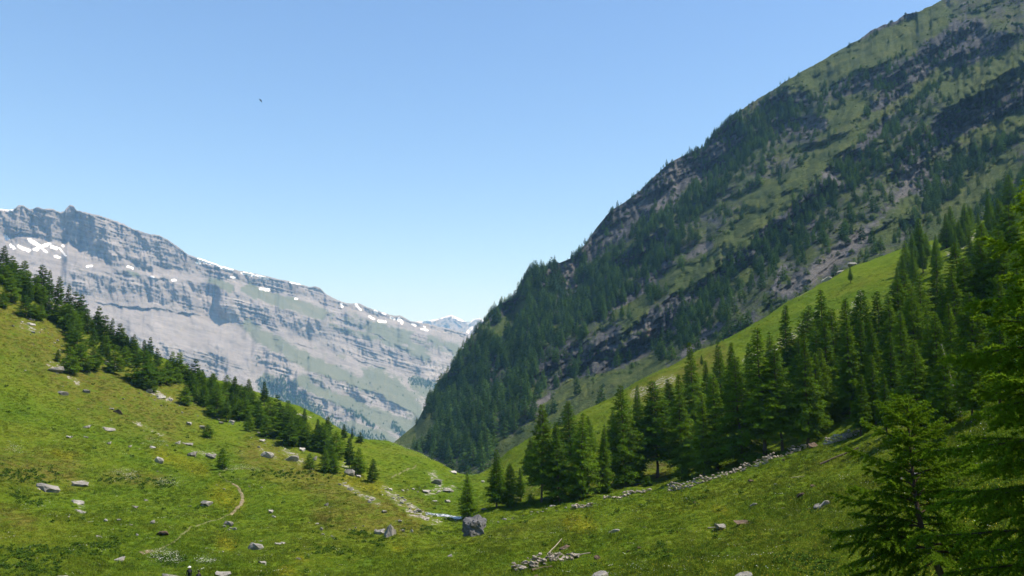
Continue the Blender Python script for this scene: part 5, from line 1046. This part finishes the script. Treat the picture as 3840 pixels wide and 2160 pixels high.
# ================================================================== THE TWO NEAR LARCHES, branch by branch
M_NEAR = mat_needles('near_larch_needles', (0.075, 0.160, 0.010), (0.190, 0.300, 0.018), 0.6)
M_TWIG = mat_bark('larch_twig', (0.040, 0.028, 0.020), (0.10, 0.075, 0.055))
def near_larch(name, base, spine, rad, branches, label, seed, needle=0.052, nw=0.0095, dens=1.0):
    """spine: points of the trunk relative to base; branches: (fraction along the spine, azimuth, length, rise, droop)"""
    rs = np.random.RandomState(seed); S = np.array(spine, float); sl = np.concatenate([[0], np.cumsum(np.linalg.norm(np.diff(S, axis=0), axis=1))]); sl /= sl[-1]
    ti = np.linspace(0, 1, 22); path = np.stack([np.interp(ti, sl, S[:, j]) for j in range(3)], 1)
    for _ in range(2): path[1:-1] = (path[:-2] + 2 * path[1:-1] + path[2:]) / 4
    root = empty(name, base); tb = TB(); rr_ = np.interp(ti, [0, 0.08, 1], [rad * 1.25, rad, rad * 0.06]); tb.tris(tube(path, rr_, 9))
    link('trunk', tb.mesh('trunk', M_BARK, True), root)
    wd = TB(); nd = TB()
    def needles(P, D):
        n = len(P)
        if n == 0: return
        for _ in range(6):
            v = unit(rs.randn(n, 3) + 0.7 * D + np.array([0, 0, 0.25])); L = needle * (0.7 + 0.6 * rs.rand(n, 1)); w = unit(np.cross(v, rs.randn(n, 3))) * nw
            nd.tris(np.stack([P - w, P + w, P + v * L], 1))
    for (f, az, L, rise, droop) in branches:
        b0 = np.array([np.interp(f, ti, path[:, j]) for j in range(3)]); h = np.array([math.sin(az), math.cos(az), 0.0]); sd = np.array([h[1], -h[0], 0.0])
        n = 12; s = np.linspace(0, 1, n); wob = np.cumsum(rs.randn(n)) * 0.03 * L
        Pb = b0 + (L * s)[:, None] * h + (wob * s)[:, None] * sd + (L * (rise * s - droop * s ** 1.7 + 0.22 * (droop + rise * 0.3) * s ** 5))[:, None] * np.array([0, 0, 1.0])
        r0 = 0.006 + 0.010 * L; wd.tris(tube(Pb, r0 * (1 - 0.85 * s), 5))
        tdir = unit(np.gradient(Pb, axis=0))
        nt = int(L / 0.046 * dens)
        for k in range(nt):
            q = 0.12 + 0.88 * (k + rs.rand()) / nt; c = np.array([np.interp(q, s, Pb[:, j]) for j in range(3)]); t = unit(np.array([np.interp(q, s, tdir[:, j]) for j in range(3)]))
            sg = 1 if rs.rand() < 0.5 else -1
            tl = min(0.75, 0.36 * L * (1.12 - q) + 0.08) * (0.55 + 0.8 * rs.rand())
            d = unit(sd * sg * (0.5 + 0.7 * rs.rand()) + t * (0.45 + 0.5 * rs.rand()) + np.array([0, 0, 1.0]) * (rs.rand() * 0.5 - 0.45))
            m = 6; u = np.linspace(0, 1, m); T = c + (tl * u)[:, None] * d + (tl * (-0.35 * u ** 2 + 0.12 * u ** 4))[:, None] * np.array([0, 0, 1.0])
            wd.tris(tube(T, 0.0045 * (1 - 0.7 * u), 3))
            nn = max(3, int(tl / 0.016)); uu = rs.rand(nn); P = np.stack([np.interp(uu, u, T[:, j]) for j in range(3)], 1); needles(P, np.repeat(d[None], nn, 0))
        nn = int(L / 0.03); uu = 0.25 + 0.75 * rs.rand(nn); P = np.stack([np.interp(uu, s, Pb[:, j]) for j in range(3)], 1); needles(P, np.repeat(h[None], nn, 0))
    nn = 220; uu = 0.72 + 0.28 * rs.rand(nn); P = np.stack([np.interp(uu, ti, path[:, j]) for j in range(3)], 1); needles(P, np.repeat(np.array([[0, 0, 1.0]]), nn, 0))
    link('branches', wd.mesh('branches', M_TWIG), root); link('needles', nd.mesh('needles', M_NEAR), root)
    tag(root, label, 'larch'); return nd.n + wd.n
nr = random.Random(9)
# the crooked larch: picture course of the trunk at about 20 m
cb = PT(3585, 2235, 19.5); cb.z = float(gz_at(cb.x, cb.y)[0]) - 0.15
course = [(3530, 2140, 19.6), (3478, 2060, 19.7), (3450, 1960, 19.8), (3432, 1860, 19.9), (3420, 1760, 20.0), (3412, 1650, 20.0), (3405, 1560, 20.0), (3402, 1495, 20.0)]
sp = [(0, 0, 0)] + [tuple(PT(*c) - cb) for c in course]
br = []
for k in range(66):
    f = 0.30 + 0.68 * (k + nr.random()) / 66; g = (f - 0.30) / 0.70
    L = (1.75 * (1 - g) ** 0.65 + 0.15) * nr.uniform(0.45, 1.15)
    br.append((f, k * 2.4 + nr.uniform(-0.5, 0.5), L, 0.30 + 0.55 * g, 0.42 - 0.25 * g))
br += [(0.36, -1.5, 1.9, 0.02, 0.25), (0.33, -1.75, 1.7, -0.1, 0.2), (0.40, -1.3, 1.8, 0.1, 0.3), (0.30, -1.9, 1.5, -0.25, 0.3), (0.34, 1.4, 2.1, 0.1, 0.4), (0.45, -1.6, 2.0, 0.15, 0.3), (0.38, 1.8, 1.9, 0.0, 0.3)]
near_larch('crooked_larch', cb, sp, 0.085, br, 'small crooked larch with a bowed trunk in the lower right foreground', 31)
# the big larch at the right edge
bb = PT(4050, 2300, 13.0); bb.z = float(gz_at(bb.x, bb.y)[0]) - 0.2
sp = [(0, 0, 0), (0.05, 0.05, 1.4), (-0.05, 0.1, 2.7), (0.0, 0.05, 4.2), (0.05, 0.0, 5.8), (0.0, 0.0, 7.0)]
br = []
for k in range(84):
    f = 0.10 + 0.88 * (k + nr.random()) / 84; g = (f - 0.1) / 0.9
    L = (1.9 * (1 - g) ** 0.7 + 0.2) * nr.uniform(0.5, 1.05)
    br.append((f, k * 2.4 + nr.uniform(-0.4, 0.4), L, 0.05 + 0.6 * g, 0.38 - 0.2 * g))
for f, L, a in ((0.14, 2.3, -1.5), (0.20, 2.0, -1.9), (0.27, 1.9, -1.2), (0.35, 1.7, -1.7), (0.44, 1.6, -1.35), (0.52, 1.5, -1.8), (0.62, 1.5, -1.45), (0.72, 1.2, -1.6)):
    br.append((f, a, L, 0.04, 0.34 if f < 0.25 else 0.2))
near_larch('large_larch', bb, sp, 0.17, br, 'large near larch at the right edge of the frame, its boughs reaching in', 37, dens=0.9)

# ================================================================== BIRD
M_BIRD = mat_plain('dark_plumage', (0.012, 0.012, 0.016), 0.8, 0.2)
bp = PT(978, 377, 62.0)
bv = [(-0.17, 0, 0), (-0.12, 0.025, 0.012), (-0.12, -0.025, 0.012), (-0.12, 0, -0.02), (0.0, 0.04, 0.02), (0.0, -0.04, 0.02), (0.0, 0, -0.035), (0.12, 0.015, 0.005), (0.12, -0.015, 0.005), (0.12, 0, -0.012), (0.20, 0.03, 0), (0.20, -0.03, 0),
      (-0.06, 0.15, 0.05), (0.05, 0.15, 0.045), (0.06, 0.26, 0.015), (-0.02, 0.17, 0.062), (-0.06, -0.13, -0.05), (0.05, -0.13, -0.055), (0.06, -0.20, -0.12), (-0.02, -0.14, -0.04), (-0.06, 0.03, 0.012), (0.06, 0.03, 0.012), (-0.06, -0.03, 0.012), (0.06, -0.03, 0.012)]
bf = [(0, 1, 3), (0, 3, 2), (0, 2, 1), (1, 4, 6, 3), (3, 6, 5, 2), (2, 5, 4, 1), (4, 7, 9, 6), (6, 9, 8, 5), (5, 8, 7, 4), (7, 10, 11, 8), (9, 11, 10), (7, 9, 10), (8, 11, 9), (20, 12, 13, 21), (12, 14, 13), (20, 15, 12), (21, 13, 15), (15, 13, 14), (15, 14, 12), (22, 23, 17, 16), (16, 17, 18), (22, 16, 19), (23, 19, 17), (19, 18, 17), (19, 16, 18)]
bm_ = bpy.data.meshes.new('bird'); bm_.from_pydata(bv, [], bf); bm_.materials.append(M_BIRD)
bo = link('bird', bm_); bo.location = bp; bo.rotation_euler = (0.5, 0.15, 2.4); bo.scale = (0.75, 0.75, 0.75); tag(bo, 'small dark bird flying alone in the blue sky', 'bird')

# ================================================================== WALKERS
def person(px, py, h, top_col, leg_col, hat, label, seed, yaw):
    p = hit(px, py); rs = random.Random(seed); k = h / 1.75
    J = {'pel': (0, 0, .95), 'sp': (0, 0, 1.12), 'ch': (0, .01, 1.32), 'nk': (0, .01, 1.48), 'hd0': (0, .02, 1.56), 'hd1': (0, .03, 1.65), 'hd2': (0, .01, 1.73),
         'hipl': (.09, 0, .92), 'knl': (.10, .10, .50), 'anl': (.10, .02, .08), 'tol': (.11, .18, .03), 'hipr': (-.09, 0, .92), 'knr': (-.10, .02, .50), 'anr': (-.10, -.14, .10), 'tor': (-.11, .02, .03),
         'shl': (.18, 0, 1.40), 'ell': (.24, -.06, 1.13), 'wrl': (.24, .10, .92), 'hal': (.24, .16, .86), 'shr': (-.18, 0, 1.40), 'elr': (-.24, -.04, 1.13), 'wrr': (-.24, .12, .93), 'har': (-.24, .18, .87)}
    rad = dict(pel=.15, sp=.14, ch=.155, nk=.06, hd0=.075, hd1=.095, hd2=.06, hipl=.10, knl=.065, anl=.045, tol=.04, hipr=.10, knr=.065, anr=.045, tor=.04, shl=.07, ell=.05, wrl=.035, hal=.035, shr=.07, elr=.05, wrr=.035, har=.035)
    E = [('pel', 'sp'), ('sp', 'ch'), ('ch', 'nk'), ('nk', 'hd0'), ('hd0', 'hd1'), ('hd1', 'hd2'), ('pel', 'hipl'), ('hipl', 'knl'), ('knl', 'anl'), ('anl', 'tol'), ('pel', 'hipr'), ('hipr', 'knr'), ('knr', 'anr'), ('anr', 'tor'), ('ch', 'shl'), ('shl', 'ell'), ('ell', 'wrl'), ('wrl', 'hal'), ('ch', 'shr'), ('shr', 'elr'), ('elr', 'wrr'), ('wrr', 'har')]
    names = list(J); me = bpy.data.meshes.new('body'); me.from_pydata([J[n] for n in names], [(names.index(a), names.index(b)) for a, b in E], [])
    root = empty('person', p, yaw); root.scale = (k, k, k); tag(root, label, 'person')
    o = link('body', me, root); sm = o.modifiers.new('skin', 'SKIN'); sm.use_smooth_shade = True; o.modifiers.new('sub', 'SUBSURF').levels = 1
    if not me.skin_vertices: me.attributes.new  # layer is made by the modifier on some builds
    bm = bmesh.new(); bm.from_mesh(me); lay = bm.verts.layers.skin.verify(); bm.verts.ensure_lookup_table()
    for i, n in enumerate(names): bm.verts[i][lay].radius = (rad[n], rad[n]); bm.verts[i][lay].use_root = (n == 'pel')
    bm.to_mesh(me); bm.free()
    t = NT('walker_clothes_%d' % seed); z = t.n('ShaderNodeSeparateXYZ'); t.put(z.inputs[0], t.n('ShaderNodeTexCoord').outputs['Object'])
    c = t.mix(t.math('GREATER_THAN', z.outputs[2], 0.95), leg_col, top_col); c = t.mix(t.math('GREATER_THAN', z.outputs[2], 1.50), c, (0.42, 0.27, 0.20))
    me.materials.append(t.end(t.principled(c, 0.85, 0.2)))
    # hat or hair: a cap over the crown of the head
    tb = TB(); hatm = hat
    pts = [(0, .02, 1.66), (0, .02, 1.70), (0, .01, 1.76), (0, .01, 1.80)]; tb.tris(tube(pts, [.118, .122, .095, .02], 10))
    link('hat' if hatm is M_HAT else 'hair', tb.mesh('hat', hatm, True), root)
    if hatm is M_HAT:
        tb = TB(); tb.tris(tube([(0, .02, 1.675), (0, .02, 1.69)], [.19, .12], 12)); link('brim', tb.mesh('brim', hatm, True), root)
    # rucksack
    b = bmesh.new(); bmesh.ops.create_cube(b, size=1.0)
    for v in b.verts: v.co = Vector((v.co.x * .30 * (1 if v.co.z < 0 else .8), v.co.y * .18 - .22, v.co.z * .46 + 1.24))
    bmesh.ops.bevel(b, geom=b.edges[:], offset=.05, segments=2, affect='EDGES'); m2 = bpy.data.meshes.new('rucksack'); b.to_mesh(m2); b.free(); m2.materials.append(M_SACK)
    for q in m2.polygons: q.use_smooth = True
    link('rucksack', m2, root)
M_HAT = mat_plain('white_cloth', (0.75, 0.74, 0.70), 0.9, 0.05); M_HAIR = mat_plain('dark_hair', (0.02, 0.015, 0.012), 0.7, 0.2); M_SACK = mat_plain('dark_rucksack', (0.02, 0.022, 0.03), 0.8, 0.2)
person(708, 2191, 1.72, (0.02, 0.022, 0.03), (0.05, 0.05, 0.055), M_HAT, 'walker in a white hat and dark clothes at the bottom edge', 1, 0.4)
person(743, 2206, 1.68, (0.04, 0.03, 0.03), (0.03, 0.03, 0.04), M_HAIR, 'dark-haired walker whose head just shows at the bottom edge', 2, 0.2)
